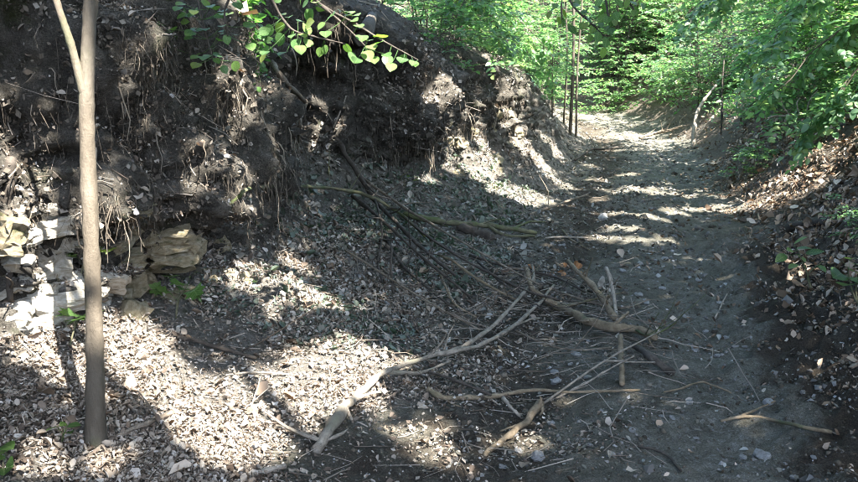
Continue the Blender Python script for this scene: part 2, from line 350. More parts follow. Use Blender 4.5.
def sub_sheet(j0, j1, name, m):
    W = V[:, j0:j1]; a, b = W.shape[:2]
    idx = np.arange(a * b).reshape(a, b)
    q = np.stack([idx[:-1, :-1], idx[:-1, 1:], idx[1:, 1:], idx[1:, :-1]], -1).reshape(-1, 4)
    me = mesh_np(name, W.reshape(-1, 3), q, mat=m); at_ = me.attributes.new('wear', 'FLOAT', 'POINT')
    ad = me.attributes.new('dust', 'FLOAT', 'POINT'); ad.data.foreach_set('value', DUST[:, j0:j1].ravel().astype(np.float32))
    am = me.attributes.new('mud', 'FLOAT', 'POINT'); am.data.foreach_set('value', MUD[:, j0:j1].ravel().astype(np.float32))
    at_.data.foreach_set('value', WEAR[:, j0:j1].ravel().astype(np.float32))
    o = link(name, me); tag(o, kind='structure'); return o
UN = U + 0.35 * fbm(V.reshape(-1, 3) + 60, 0.9, 3).reshape(ns, nt)
WEAR = 1 - sstep(np.abs(UN), 0.75, 1.55)
DUST = sstep(np.abs(UN), 0.8, 1.5) * (1 - sstep(steep, .3, .6)) * (1 - .85 * sstep(H, .9, 1.3) * (U < 0))
MUD = np.exp(-((UN - 1.15) / 0.38) ** 2) * (1 - sstep(S, 6, 10))[:, None] + 0.5 * np.exp(-((UN + 0.75) / 0.5) ** 2)
sub_sheet(0, nL, 'bank_left', M['bank'])
sub_sheet(nL - 1, nt - nR + 1, 'path', M['path'])
sub_sheet(nt - nR, nt, 'bank_right', M['bank_r'])

# the wider forest floor, a sheet to the horizon that dips under the lane
gx = np.concatenate([-np.geomspace(400, 30, 14), np.linspace(-26, 34, 46), np.geomspace(38, 400, 14)])
gy = np.concatenate([-np.geomspace(400, 26, 14), np.linspace(-22, 62, 60), np.geomspace(66, 400, 14)])
GX, GY = np.meshgrid(gx, gy, indexing='ij')
dl = np.min(np.hypot(GX.reshape(-1, 1) - cl[None, ::8, 0], GY.reshape(-1, 1) - cl[None, ::8, 1]), axis=1).reshape(GX.shape)
GZ = -1.6 + 5.4 * sstep(dl, 8, 20) + 6 * sstep(dl, 20, 60) + 0.3 * pnoise(np.stack([GX.ravel() * .1, GY.ravel() * .1, GX.ravel() * 0], 1)).reshape(GX.shape)
GZ = np.where((GX > 4) & (dl < 36), -2.0, GZ)
ii = np.arange(GX.size).reshape(GX.shape)
o = link('forest_floor', mesh_np('forest_floor', np.stack([GX, GY, GZ], -1).reshape(-1, 3), np.stack([ii[:-1, :-1], ii[1:, :-1], ii[1:, 1:], ii[:-1, 1:]], -1).reshape(-1, 4), mat=M['bank_r']))
tag(o, kind='structure')

# lookup of the lane surface
TI = np.arange(ns * nt).reshape(ns, nt)
TQ = np.stack([TI[:-1, :-1], TI[:-1, 1:], TI[1:, 1:], TI[1:, :-1]], -1).reshape(-1, 4)
bvh = BVHTree.FromPolygons([tuple(v) for v in V.reshape(-1, 3)], [tuple(q) for q in TQ.tolist()])
CU = np.array([0, math.sin(PITCH), math.cos(PITCH)]); CF = np.array([0, math.cos(PITCH), -math.sin(PITCH)]); CR = np.array([1.0, 0, 0])
def ray(px, py): return CF + CR * (px - PW / 2) / FPX + CU * (PH / 2 - py) / FPX
def at(px, py, lift=0.0):
    """point that lies `lift` above the ground along a line of sight"""
    o = Vector(CAM - np.array([0, 0, lift])); h = bvh.ray_cast(o, Vector(ray(px, py)).normalized(), 80)
    if h[0] is None:
        return np.array(CAM + ray(px, py) * 12)
    return np.array(h[0]) + np.array([0, 0, lift])
def atd(px, py, depth): return CAM + ray(px, py) * depth
def depth_of(p): return float(np.dot(np.asarray(p) - CAM, CF))
def ground_z(x, y):
    h = bvh.ray_cast(Vector((x, y, 40)), Vector((0, 0, -1)), 80)
    return h[0].z if h[0] is not None else 0.0
def project(P):
    d = P - CAM; z = d @ CF; z = np.where(np.abs(z) < 1e-4, 1e-4, z)
    return PW / 2 + FPX * (d @ CR) / z, PH / 2 - FPX * (d @ CU) / z, z

# ------------------------------------------------------------------ scatter on the surface
C4 = V.reshape(-1, 3)[TQ]; FC = C4.mean(1)
FA = np.linalg.norm(np.cross(C4[:, 2] - C4[:, 0], C4[:, 3] - C4[:, 1]), axis=1) * 0.5
FN = norm(np.cross(C4[:, 2] - C4[:, 0], C4[:, 3] - C4[:, 1]))
FN = np.where((FN[:, 2:] < 0) & (FN[:, 2:] < -0.9), -FN, FN)
FJ = np.tile(np.arange(nt - 1), ns - 1); FS = np.repeat(S[:-1], nt - 1)
FU = UN[:-1, :-1].ravel(); FWr = WEAR[:-1, :-1].ravel(); FM = MUD[:-1, :-1].ravel(); FH = (V[:-1, :-1, 2] - path_z(S)[:-1, None]).ravel()
fx, fy, fz = project(FC)
inview = (fz > 1.2) & (fx > -260) & (fx < 1120) & (fy > -260) & (fy < 700)
FD = np.clip(fz, 1.5, 60)
isL, isP, isR = FJ < nL - 1, (FJ >= nL - 1) & (FJ < nt - nR), FJ >= nt - nR
FSt = np.clip(1 - FN[:, 2], 0, 2)
def scatter(w, n):
    w = np.where(inview, w, 0) * FA; w = w / w.sum()
    f = rng.choice(len(w), n, p=w); a, b = rng.random((2, n, 1))
    c = C4[f]; p = (c[:, 0] * (1 - a) + c[:, 1] * a) * (1 - b) + (c[:, 3] * (1 - a) + c[:, 2] * a) * b
    return p, FN[f], f

LEAF6 = (np.array([(0, 0, 0), (0, .5, -.02), (0, 1, -.1), (-.3, .32, .1), (.3, .32, .1), (-.25, .7, .04), (.25, .7, .04)]),
         np.array([(0, 1, 3), (3, 1, 5), (5, 1, 2), (0, 4, 1), (4, 6, 1), (6, 2, 1)]))
LEAF2 = (np.array([(0, 0, 0), (-.34, .45, .07), (0, 1, -.06), (.34, .45, .07)]), np.array([(0, 2, 1), (0, 3, 2)]))
CURL = (np.array([(0, 0, 0), (-.32, .4, .22), (.3, .35, .15), (0, .5, -.02), (0, 1, .18), (-.24, .75, .25), (.26, .72, .22)]), LEAF6[1])
CURL = (CURL[0][[0, 3, 4, 1, 2, 5, 6]], LEAF6[1])
def stamp(P, F, Nn, size, tmpl):
    tv, tf = tmpl; F = norm(F - (F * Nn).sum(1, keepdims=True) * Nn); X = np.cross(F, Nn)
    s = np.asarray(size)
    if s.ndim == 1: s = np.stack([s, s, s], 1)
    Vv = P[:, None] + s[:, None, 0:1] * tv[None, :, 0:1] * X[:, None] + s[:, None, 1:2] * tv[None, :, 1:2] * F[:, None] + s[:, None, 2:3] * tv[None, :, 2:3] * Nn[:, None]
    T = (tf[None] + (np.arange(len(P)) * len(tv))[:, None, None]).reshape(-1, 3)
    return Vv.reshape(-1, 3), T
FRAG = (np.array([(0, 0, 0), (-.4, .35, .22), (.06, .8, .25), (.4, .4, .12)]), LEAF2[1])
ROLL = (np.array([(0, 0, .02), (0, .5, 0), (0, 1, .05), (-.14, .3, .2), (.14, .3, .22), (-.12, .75, .24), (.15, .7, .18)]), LEAF6[1])
STRAW = (np.array([(0, 0, 0), (-.04, .8, .05), (.05, 1.7, .12), (.06, .9, .03)]), LEAF2[1])
LOBED = (np.array([(0, 0, 0), (0, .45, -.04), (.06, 1, .16), (-.5, .25, .2), (.46, .36, .05), (-.2, .62, .02), (.34, .85, .26)]), LEAF6[1])
def litter(name, w, n, size, m, lift=0.012, tilt=0.5, label=None, cat=None, mixw=(.34, .1, .26, .12, .18), far=1.35):
    p, nn, f = scatter(w, n)
    nn = norm(nn + rng.normal(0, tilt, (n, 3)) * rng.random((n, 1))); F = rng.normal(size=(n, 3))
    s = size * np.clip(rng.lognormal(-.2, .55, n), .3, 2.6) * np.clip(FD[f] / 5.0, 0.85, far); curl = rng.uniform(0.3, 2.4, n)
    sz = np.stack([s * rng.uniform(0.7, 1.25, n), s, s * curl], 1)
    P = p + FN[f] * (lift * rng.random((n, 1)) + 0.004); kind = rng.choice(5, n, p=mixw); VV = []; TT = []; o_ = 0
    for k, tm in enumerate((CURL, FRAG, ROLL, STRAW, LOBED)):
        q = kind == k; Vv, T = stamp(P[q], F[q], nn[q], sz[q], tm); VV.append(Vv); TT.append(T + o_); o_ += len(Vv)
    o = link(name, mesh_np(name, np.vstack(VV), None, np.vstack(TT), smooth=True, mat=m)); tag(o, label, cat, kind='stuff'); return o
def at_early(px, py):
    h = bvh.ray_cast(Vector(CAM), Vector(ray(px, py)).normalized(), 80); return np.array(h[0])
clump = 0.25 + np.clip(fbm(FC, 1.6, 3) * 1.4 + 0.4, 0, 1.4)
fall = 1 / np.clip(FD, 2.5, 40) ** 1.35
fl = np.clip(1.15 - FSt / 0.42, 0, 1); off = 1.05 - FWr
isLb = FU < 0
litter('dry_leaf_litter', isLb * fl * np.where(FH > 1.1, .2, 1) * (FS < 6.2) * fall * clump * off, 92000, 0.02, M['litter'], 0.025, 0.9, mixw=(.32, .1, .26, .17, .15), label='dry pale leaf litter on the foot of the eroded bank', cat='leaf litter')
litter('whole_dead_leaves', isLb * fl * (FS < 7) * fall * clump * off, 700, 0.055, M['litter_brown'], 0.03, 0.7, label='larger curled brown leaves lying in the sunny litter', cat='leaf litter', mixw=(.6, 0, .15, 0, .25))
litter('grey_leaf_litter', isLb * np.clip(fl, 0.004, 1) * np.where((FH > 1.1) & (FS < 11), .12, 1) * (FS > 3.8) * fall * clump * off, 62000, 0.025, M['litter_grey'], 0.02, 0.8, label='greyish dead leaves on the shaded scree slope below the bank', cat='leaf litter')
litter('brown_leaf_litter', (FU > 0) * np.clip(1.2 - FSt, 0.1, 1) * fall ** .75 * (.3 + (FS > 4) * (FS < 15) * (FU < 5)) * (.4 + clump) * off, 82000, 0.032, M['litter_brown'], 0.025, 0.8, label='brown dead leaves covering the slope opposite the eroded bank', cat='leaf litter')
litter('path_leaf_crumbs', FWr * fall * clump * (0.35 + (FU < -0.1)), 6500, 0.02, M['litter_grey'], 0.004, 0.3, label='small leaf fragments trodden into the lane', cat='leaf litter')
ivy = (FS > 3.9) * (FS < 11) * (FU < -1.3) * (FU > -3.1) * (FH < 1.0) * fl * fall * np.clip(fbm(FC + 70, 1.3, 2) * 2 + .55, 0.05, 1)
litter('ground_ivy', ivy, 6000, 0.026, M['ivy'], 0.035, 0.6, label='dull green ground ivy spread over the shaded scree', cat='ivy', mixw=(.6, 0, 0, 0, .4))
spots = [at_early(a, b) for a, b in ((240, 70), (228, 92), (256, 100), (305, 105), (320, 150), (330, 122), (135, 128), (262, 82), (245, 45), (285, 80), (30, 185), (60, 200), (440, 90), (460, 100), (480, 130), (515, 140))]  # sunlit points of the bank, strewn with pale scraps so they read brighter
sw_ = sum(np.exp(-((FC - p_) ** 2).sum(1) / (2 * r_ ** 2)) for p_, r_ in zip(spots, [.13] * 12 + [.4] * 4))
litter('sun_patch_scraps', sw_ * clump, 4500, 0.022, M['litter'], 0.015, 0.8, label='pale dry scraps brightening the sun patches on the eroded bank', cat='leaf litter', mixw=(.15, .3, .2, .2, .15))
hp = [(480, 268, .5), (430, 285, .5), (560, 315, .35), (610, 325, .3), (520, 300, .4), (590, 370, .4), (450, 360, .3), (640, 345, .25)]
hw_ = sum(np.exp(-((FC - at_early(a, b)) ** 2).sum(1) / (2 * r_ ** 2)) for a, b, r_ in hp)
litter('bank_debris', isL * (FSt > .35) * (FS < 14) * fall * clump, 22000, 0.022, M['debris'], 0.02, 1.0, label='crumbs of dark humus and leaf scraps clinging to the eroded bank face', cat='debris', mixw=(.1, .3, .2, .3, .1))
PEB = (np.array([(.5, 0, 0), (-.45, .1, 0), (.05, .5, 0), (0, -.5, .05), (.1, .1, .35), (-.1, -.15, -.3)]), np.array([(0, 2, 4), (2, 1, 4), (1, 3, 4), (3, 0, 4), (2, 0, 5), (1, 2, 5), (3, 1, 5), (0, 3, 5)]))
p, nn, f = scatter((FWr * 1.0 + isL * (FU > -2.9) * fl * 0.8 + isL * 0.06 + isR * 0.08) * fall * clump, 13000)
n = len(p); s = 0.02 * rng.lognormal(-0.35, 0.6, n) * np.clip(FD[f] / 5, 0.8, 2.5)
Vv, T = stamp(p, rng.normal(size=(n, 3)), norm(nn + rng.normal(0, .3, (n, 3))), np.clip(s, 0.006, 0.09), PEB)
tag(link('pebbles', mesh_np('pebbles', Vv, None, T, smooth=False, mat=M['pebble'])), 'small chalky pebbles and soil crumbs strewn over the lane', 'pebbles', kind='stuff')

def tubes(paths, radii, sides=3):
    """many thin tubes at once: paths (n,k,3), radii (n,k)"""
    n, k = paths.shape[:2]
    tang = norm(np.gradient(paths, axis=1)); ref = np.where(np.abs(tang[..., 2:]) > 0.85, np.array([1.0, 0, 0]), np.array([0, 0, 1.0]))
    a = norm(np.cross(tang, ref)); b = np.cross(tang, a)
    ang = np.arange(sides) * 2 * math.pi / sides
    ringv = paths[:, :, None] + radii[:, :, None, None] * (np.cos(ang)[None, None, :, None] * a[:, :, None] + np.sin(ang)[None, None, :, None] * b[:, :, None])
    idx = np.arange(n * k * sides).reshape(n, k, sides); nx = np.roll(idx, -1, axis=2)
    q = np.stack([idx[:, :-1], nx[:, :-1], nx[:, 1:], idx[:, 1:]], -1).reshape(-1, 4)
    return ringv.reshape(-1, 3), q
p, nn, f = scatter((FWr * .5 + FM * 1.2) * fall * clump, 9000)
n = len(p); sz_ = np.clip(.022 * rng.lognormal(-.3, .6, n), .006, .07) * np.clip(FD[f] / 5, .8, 2)
Vv, T = stamp(p, rng.normal(size=(n, 3)), norm(nn + rng.normal(0, .3, (n, 3))), sz_, PEB)
tag(link('soil_clods', mesh_np('soil_clods', Vv, None, T, smooth=True, mat=M['clod'])), 'dark crumbly soil clods along the muddy edges of the lane', 'soil', kind='stuff')
p, nn, f = scatter((isL * 1.2 * (FU > -3) + isP * 0.35 * (FU < 0.2) + isR * 0.3 + isL * 0.2) * fl * fall * clump, 9500)
n = len(p); L = rng.lognormal(-2.1, 0.55, n); dirv = rng.normal(size=(n, 3)); dirv = norm(dirv - (dirv * nn).sum(1, keepdims=True) * nn + nn * rng.normal(0, .12, (n, 1)))
side = np.cross(dirv, nn) * rng.normal(0, 0.12, (n, 1))
t = np.array([-.5, 0, .5])
pts = p[:, None] + nn[:, None] * 0.012 + L[:, None, None] * (dirv[:, None] * t[None, :, None] + side[:, None] * np.array([0, 1, 0])[None, :, None])
rr = (0.0016 + 0.0035 * rng.random(n) ** 2)[:, None] * np.array([1, .85, .5])[None] * np.clip(FD[f] / 5, 0.9, 2)[:, None]
Vv, q = tubes(pts, rr)
tag(link('twig_litter', mesh_np('twig_litter', Vv, q, mat=M['twig'])), 'fine dead twigs scattered over the lane and bank foot', 'twig litter', kind='stuff')

p, nn, f = scatter(hw_, 330)
n = len(p); L = rng.uniform(.12, .55, n); dirv = rng.normal(size=(n, 3)) + np.array([.5, -.4, 0]); dirv = norm(dirv - (dirv * nn).sum(1, keepdims=True) * nn + nn * rng.normal(0, .1, (n, 1)))
tt = np.linspace(-.5, .5, 5); cv = np.cross(dirv, nn) * rng.normal(0, .25, (n, 1))
pts = p[:, None] + nn[:, None] * (.015 + .09 * rng.random((n, 1)) ** 2)[:, None] + L[:, None, None] * (dirv[:, None] * tt[None, :, None] + cv[:, None] * (tt ** 2)[None, :, None]) + rng.normal(0, .006, (n, 5, 3))
Vv, q = tubes(pts, (.0018 + .0032 * rng.random(n) ** 2)[:, None] * np.linspace(1, .5, 5)[None], 4)
tag(link('brushwood_twigs', mesh_np('brushwood_twigs', Vv, q, mat=M['twig'])), 'mess of thin loose twigs in and around the branch heap', 'brushwood', kind='stuff')

# hanging rootlets and dead bracken on the steep bank
p, nn, f = scatter(isL * (FSt > 0.45) * (FS < 12) * (FS > 1) * np.clip(fall * 5, 0, 1) * (0.15 + np.clip(fbm(FC + 5, 1.4, 3) * 2 + .4, 0, 1.5)) * np.where((FS < 4.8) & (FH < 1.0), 0.05, 1), 7000)
n = len(p); Lr = rng.lognormal(-1.85, 0.5, n) * np.where(FS[f] < 4.8, .7, 1)
k = 5; tt = np.linspace(0, 1, k)
out = nn * rng.uniform(0.2, 0.7, (n, 1)) + rng.normal(0, .35, (n, 3)); grav = np.array([0, 0, -1.0])
pts = p[:, None] - nn[:, None] * 0.01 + Lr[:, None, None] * (out[:, None] * (tt - 0.55 * tt ** 2)[None, :, None] + grav * (0.9 * tt ** 1.6)[None, :, None]) + rng.normal(0, .012, (n, k, 3)) * tt[None, :, None]
rr = (0.001 + 0.0075 * rng.random(n) ** 7)[:, None] * np.linspace(1, .4, k)[None] * np.clip(FD[f] / 5, .9, 2)[:, None]
Vv, q = tubes(pts, rr)
tag(link('hanging_rootlets', mesh_np('hanging_rootlets', Vv, q, mat=M['root'])), 'tangled dark rootlets hanging from the overhanging earth bank', 'roots', kind='stuff')

# ------------------------------------------------------------------ woody tubes for single things
def pnoise_path(P, ra, r_, kink):
    j = r_.normal(size=P.shape) * ra[:, None] * kink; j[0] *= 0; j[-1] *= 0
    j[1:-1] = j[1:-1] * .6 + .4 * j[:-2]
    return j
def tube_mesh(name, pts, radii, sides=8, m=None, rough=0.12, smooth_n=5, seed=0, origin=None, kink=0):
    P = catmull(pts, smooth_n); ra = np.interp(np.linspace(0, len(pts) - 1, len(P)), np.arange(len(pts)), radii)
    r_ = np.random.default_rng(seed + 5)
    k = len(P)
    if kink: P = P + pnoise_path(P, ra, r_, kink)
    tang = norm(np.gradient(P, axis=0))
    a = np.cross(tang[0], [0.3, 0.2, 0.9]); a /= np.linalg.norm(a); A = [a]
    for i in range(1, k):
        a = A[-1] - tang[i] * np.dot(A[-1], tang[i]); A.append(a / np.linalg.norm(a))
    A = np.array(A); B = np.cross(tang, A)
    ang = np.arange(sides) * 2 * math.pi / sides
    rad = ra[:, None] * (1 + rough * r_.normal(size=(k, sides)) + rough * 1.5 * r_.normal(size=(k, 1)))
    rv = P[:, None] + rad[..., None] * (np.cos(ang)[None, :, None] * A[:, None] + np.sin(ang)[None, :, None] * B[:, None])
    idx = np.arange(k * sides).reshape(k, sides); nx = np.roll(idx, -1, axis=1)
    q = np.stack([idx[:-1], nx[:-1], nx[1:], idx[1:]], -1).reshape(-1, 4)
    Vv = rv.reshape(-1, 3)
    e0 = P[0] - tang[0] * ra[0] * 0.5; e1 = P[-1] + tang[-1] * ra[-1] * 0.8
    Vv = np.vstack([Vv, e0, e1]); c0, c1 = len(Vv) - 2, len(Vv) - 1
    t = [(c0, idx[0, (i + 1) % sides], idx[0, i]) for i in range(sides)] + [(c1, idx[-1, i], idx[-1, (i + 1) % sides]) for i in range(sides)]
    if origin is not None: Vv = Vv - np.asarray(origin)
    return mesh_np(name, Vv, q, t, mat=m), P, ra
_seed = [100]
def branch(label, pix, w, m, name='fallen_branch', cat='branch', forks=(), twigs=0, tw_len=0.3, depth=None, group=None, taper=None, sides=8, sub=True):
    """pix: (px, py, lift) points; w: pixel width at first and last point. forks: further (pix, w) parts. twigs: loose side twigs."""
    def pts_of(px):
        return np.array([atd(a, b, depth) if depth else at(a, b, c) for a, b, c in px])
    def rad_of(P, w):
        ww = np.interp(np.linspace(0, 1, len(P)), np.linspace(0, 1, len(w)), w); return np.array([max(0.0022, 0.5 * ww[i] * depth_of(P[i]) / FPX) for i in range(len(P))])
    P = pts_of(pix); ra = rad_of(P, w); _seed[0] += 1
    org = P[0].copy()
    me, PP, RA = tube_mesh(name, P, ra, sides, m, origin=org, seed=_seed[0], rough=0.08, kink=.24)
    o = link(name, me, loc=org); tag(o, label, cat, group)
    for fp, fw in forks:
        Q = pts_of(fp); _seed[0] += 1
        me, _, _ = tube_mesh('side_branch', Q, rad_of(Q, fw), 6, m, origin=org, seed=_seed[0], kink=.28); link('side_branch', me, o)
    r_ = np.random.default_rng(_seed[0])
    for k in range(twigs):
        i = r_.integers(2, len(PP) - 1); b = PP[i]; tg = norm(PP[min(i + 1, len(PP) - 1)] - PP[i - 1])
        d = norm(tg * r_.uniform(.3, 1) + r_.normal(0, .55, 3) + np.array([0, 0, .1])); Lk = tw_len * r_.uniform(.5, 1.4)
        Q = np.array([b, b + d * Lk * .5 + r_.normal(0, .03, 3) * Lk, b + d * Lk + r_.normal(0, .1, 3) * Lk])
        for j in (1, 2):
            gz = ground_z(Q[j, 0], Q[j, 1]); 
            if gz < 1.0: Q[j, 2] = max(Q[j, 2], gz + 0.01)
        me, _, _ = tube_mesh('twig', Q, [max(.003, RA[i] * .5), max(.0025, RA[i] * .35), .0018], 4, m, origin=org, seed=_seed[0] + k, smooth_n=3); link('twig', me, o)
    return o

# ------------------------------------------------------------------ limestone ledge with its blocks
def block_mesh(seed, m):
    bm = bmesh.new(); bmesh.ops.create_cube(bm, size=1.0)
    bmesh.ops.subdivide_edges(bm, edges=bm.edges[:], cuts=3, use_grid_fill=True)
    r_ = random.Random(seed); off = r_.random() * 50
    co = np.array([v.co[:] for v in bm.verts]); d = norm(co) * 0.5; rr_ = 0.24
    new = co * (1 - rr_) + d * rr_ + 0.2 * np.stack([pnoise(co * 1.7 + off + 9 * i) for i in range(3)], 1) + 0.12 * np.stack([pnoise(co * 4.7 + off + 5 * i) for i in range(3)], 1)
    for v, c in zip(bm.verts, new): v.co = c
    me = bpy.data.meshes.new('stone'); bm.to_mesh(me); bm.free(); me.materials.append(m); return me
blocks = {k: [block_mesh(i + 10 * (k == 'lime'), M[k]) for i in range(6)] for k in ('lime', 'lime_moss')}
ledge = empty('rock_ledge', at(40, 325)); tag(ledge, 'cream limestone ledge of broken blocks at the bank foot behind the sapling', 'rock ledge')
ledge_inv = Matrix.Translation(ledge.location).inverted()
def put_stone(px, py, wpx, hpx, sunk=0.35, key=None):
    p = at(px, py); dep = depth_of(p); h = bvh.find_nearest(Vector(p)); nn = np.array(h[1])
    if np.dot(nn, CAM - p) < 0: nn = -nn
    nn = norm(np.array([nn[0], nn[1], nn[2] * 0.4]))
    key = key or ('lime' if px < 105 and random.random() < 0.8 else 'lime_moss')
    o = link('stone', random.choice(blocks[key]), ledge)
    w, hh = wpx * dep / FPX, hpx * dep / FPX; dd = w * random.uniform(0.45, 0.7) + 0.05
    z = Vector((0, 0, 1)); y = Vector(nn); x = y.cross(z).normalized(); z = x.cross(y)
    rot = Matrix((x, y, z)).transposed().to_4x4() @ Matrix.Rotation(random.gauss(.06, .2), 4, 'Y') @ Matrix.Rotation(random.gauss(0, .35), 4, 'Z') @ Matrix.Rotation(random.gauss(0, .3), 4, 'X')
    o.matrix_parent_inverse = ledge_inv
    o.matrix_basis = Matrix.Translation(Vector(p - nn * dd * (sunk - 0.2))) @ rot @ Matrix.Diagonal((w * 1.12, dd, hh * 1.15, 1))
put_stone(45, 273, 54, 26, .5, 'lime'); put_stone(28, 240, 30, 14, .5, 'lime'); put_stone(55, 232, 26, 12, .5, 'lime'); put_stone(22, 262, 24, 10, .5, 'lime')
put_stone(60, 300, 44, 20, .35, 'lime'); put_stone(20, 305, 36, 20, .35, 'lime'); put_stone(168, 240, 44, 16, .3, 'lime_moss'); put_stone(40, 320, 50, 14, .4, 'lime')
put_stone(130, 283, 34, 26, .3, 'lime_moss'); put_stone(124, 262, 36, 14, .3, 'lime_moss'); put_stone(190, 250, 22, 18, .3, 'lime_moss')
py = 212
while py < 330:
    hrow = random.uniform(10, 17); px = -25 + random.uniform(0, 20)
    while px < 215:
        w = random.uniform(16, 42)
        keep = 0.8 if px < 105 else (0.6 if 225 < py < 315 else 0.25)
        if random.random() < keep: put_stone(px + w / 2, py + random.gauss(0, 5), w * random.uniform(.7, 1.4), hrow * random.uniform(.6, 1.5), random.uniform(.5, .85))
        px += w * random.uniform(0.9, 1.35)
    py += hrow * 1.0

ledge = empty('rock_outcrop', at(470, 180)); tag(ledge, 'yellowish mossy rock showing in the sunlit bank face past the dark bulge', 'rock face')
ledge_inv = Matrix.Translation(ledge.location).inverted()
for k in range(22):
    put_stone(random.uniform(448, 522), random.uniform(105, 188), random.uniform(8, 22), random.uniform(5, 11), random.uniform(.62, .8), 'lime_moss')

# ------------------------------------------------------------------ loose stones on the lane
def pebble_mesh(seed):
    bm = bmesh.new(); bmesh.ops.create_icosphere(bm, subdivisions=2, radius=0.5)
    co = np.array([v.co[:] for v in bm.verts]); off = seed * 7.7
    new = co * (1 + 0.55 * pnoise(co * 2.2 + off)[:, None] + 0.2 * pnoise(co * 5 + off)[:, None]) * np.array([1, .8, .55])
    for v, c in zip(bm.verts, new): v.co = c
    me = bpy.data.meshes.new('stone'); bm.to_mesh(me); bm.free(); me.materials.append(M['chalk']); return me
pm = [pebble_mesh(i) for i in range(6)]
def lane_stone(px, py, wpx, label, group=None):
    p = at(px, py); w = wpx * depth_of(p) / FPX
    o = link('loose_stone', random.choice(pm)); o.location = p + np.array([0, 0, w * 0.12]); o.scale = (w, w, w)
    o.rotation_euler = (random.gauss(0, .2), random.gauss(0, .2), random.random() * 6); tag(o, label, 'stone', group)
lane_stone(603, 219, 13, 'pale stone lying alone on the sunlit edge of the lane before the bend')
lane_stone(768, 404, 13, 'roundish grey stone half sunk in the lane above the forked thin stick')
lane_stone(762, 457, 17, 'flat pale stone in the wet track at the bottom edge')
lane_stone(556, 383, 14, 'pale stone beside the crossing of the two slender pale sticks')
lane_stone(576, 355, 10, 'small white stone inside the ring of fallen branches')
lane_stone(538, 458, 15, 'pale angular stone just beyond the tip of the broken stick')
stone_px = [(560, 372), (570, 366), (583, 378), (520, 448), (515, 436), (548, 425), (590, 440), (610, 455), (700, 330), (690, 348), (712, 352), (722, 340), (745, 350), (650, 300), (640, 292), (660, 285), (672, 420), (700, 440), (735, 460), (790, 470), (810, 455), (690, 400), (655, 415), (630, 430), (600, 410), (450, 470), (470, 440), (495, 468), (560, 340), (590, 345), (500, 360), (470, 375), (440, 310), (460, 290), (420, 300), (430, 275), (400, 285), (385, 300), (445, 255), (480, 270), (500, 255), (380, 262), (360, 275), (395, 320), (680, 250), (660, 255), (640, 260), (700, 275), (720, 300), (620, 265)]
for i, (a, b) in enumerate(stone_px):
    lane_stone(a + random.gauss(0, 4), b + random.gauss(0, 4), random.uniform(5, 9), 'small pale chalk stone strewn on the lane surface', 'small chalk stones on the lane')

# ------------------------------------------------------------------ fallen branches
branch('thick bleached branch in full sun at the bank foot, rising to a split far end', [(316, 450, .02), (330, 428, .04), (345, 408, .05), (368, 385, .06), (388, 371, .07), (430, 356, .08), (462, 346, .09), (492, 327, .1), (512, 306, .12), (528, 287, .13)], (10, 12, 11, 7, 5.2, 4.8, 4.4, 4, 3.5, 2.6), M['grey'], sides=12,
       forks=[([(388, 372, .06), (420, 372, .05), (450, 361, .05)], (5, 2.5)), ([(430, 356, .08), (470, 348, .08), (503, 333, .1), (537, 305, .1), (554, 285, .13)], (4.5, 2.5)), ([(346, 408, .05), (352, 420, .02)], (6, 3)), ([(502, 334, .1), (522, 322, .05), (540, 318, .03)], (3, 2)), ([(528, 288, .13), (534, 276, .15), (532, 265, .16)], (3, 2))], twigs=9, tw_len=.28)
branch('pale stick lying in the sun along the bottom edge below the bleached branch', [(222, 492, .02), (250, 477, .02), (285, 466, .02)], (8, 6), M['bleached'])
branch('short snapped stick with splintered pale end near the bottom middle', [(485, 455, .015), (505, 438, .025), (525, 422, .04), (540, 403, .07)], (5, 8), M['tan'], forks=[([(538, 408, .06), (541, 400, .1), (540, 396, .12)], (4, 1.5)), ([(540, 405, .06), (543, 410, .05), (540, 415, .03)], (4, 2)), ([(520, 425, .03), (508, 428, .03), (500, 431, .01)], (3, 1.5))])
branch('long tan stick lying level across the middle of the lane', [(428, 389, .03), (442, 397, .03), (470, 398, .02), (500, 396, .03), (533, 390, .05), (566, 392, .03), (606, 391, .02), (640, 390, .02)], (6, 2.2), M['tan'], twigs=3, tw_len=.2)
branch('thin dark straight stick slanting down onto the long level stick', [(428, 371, .05), (460, 382, .05), (491, 395, .04)], (3.5, 3), M['darkwood'])
branch('stubby pale stick pointing down from the level stick toward the snapped one', [(503, 398, .05), (512, 408, .04), (520, 416, .02)], (4, 3), M['bleached'])
branch('slender pale stick slanting up to the log, upper of the pair', [(543, 404, .02), (569, 385, .05), (606, 360, .1), (639, 342, .16), (660, 331, .2)], (2.6, 1.5), M['grey'], forks=[([(604, 361, .1), (635, 362, .06), (668, 362, .03)], (2.5, 1.5))])
branch('slender pale stick slanting up to the log, lower of the pair', [(556, 398, .02), (585, 383, .05), (611, 368, .08), (634, 356, .1)], (2.6, 1.5), M['grey'])
branch('curved mossy log at the back of the branch heap on the lane', [(549, 304, .04), (566, 309, .06), (583, 320, .06), (613, 327, .05), (636, 329, .04), (655, 338, .04)], (8, 9), M['tan'], sides=10, forks=[([(613, 326, .06), (622, 318, .1), (628, 312, .13)], (4, 2.5))], twigs=3)
branch('stick leaning from the dead leaf tuft down to the curved log', [(568, 261, .22), (582, 275, .2), (597, 291, .15), (615, 318, .08)], (4, 6.5), M['tan'], twigs=3, tw_len=.2)
branch('thin upright pale stick at the heap, above the curved log', [(606, 268, .3), (613, 290, .2), (617, 320, .07)], (4, 4), M['bleached'], twigs=2, tw_len=.15)
branch('short pale stick standing below the curved log', [(620, 336, .12), (621, 360, .06), (622, 384, .02)], (5.5, 6), M['tan'])
branch('dark stub ending the heap beside the open track', [(634, 345, .05), (652, 358, .05), (672, 373, .03)], (7, 9), M['darkwood'])
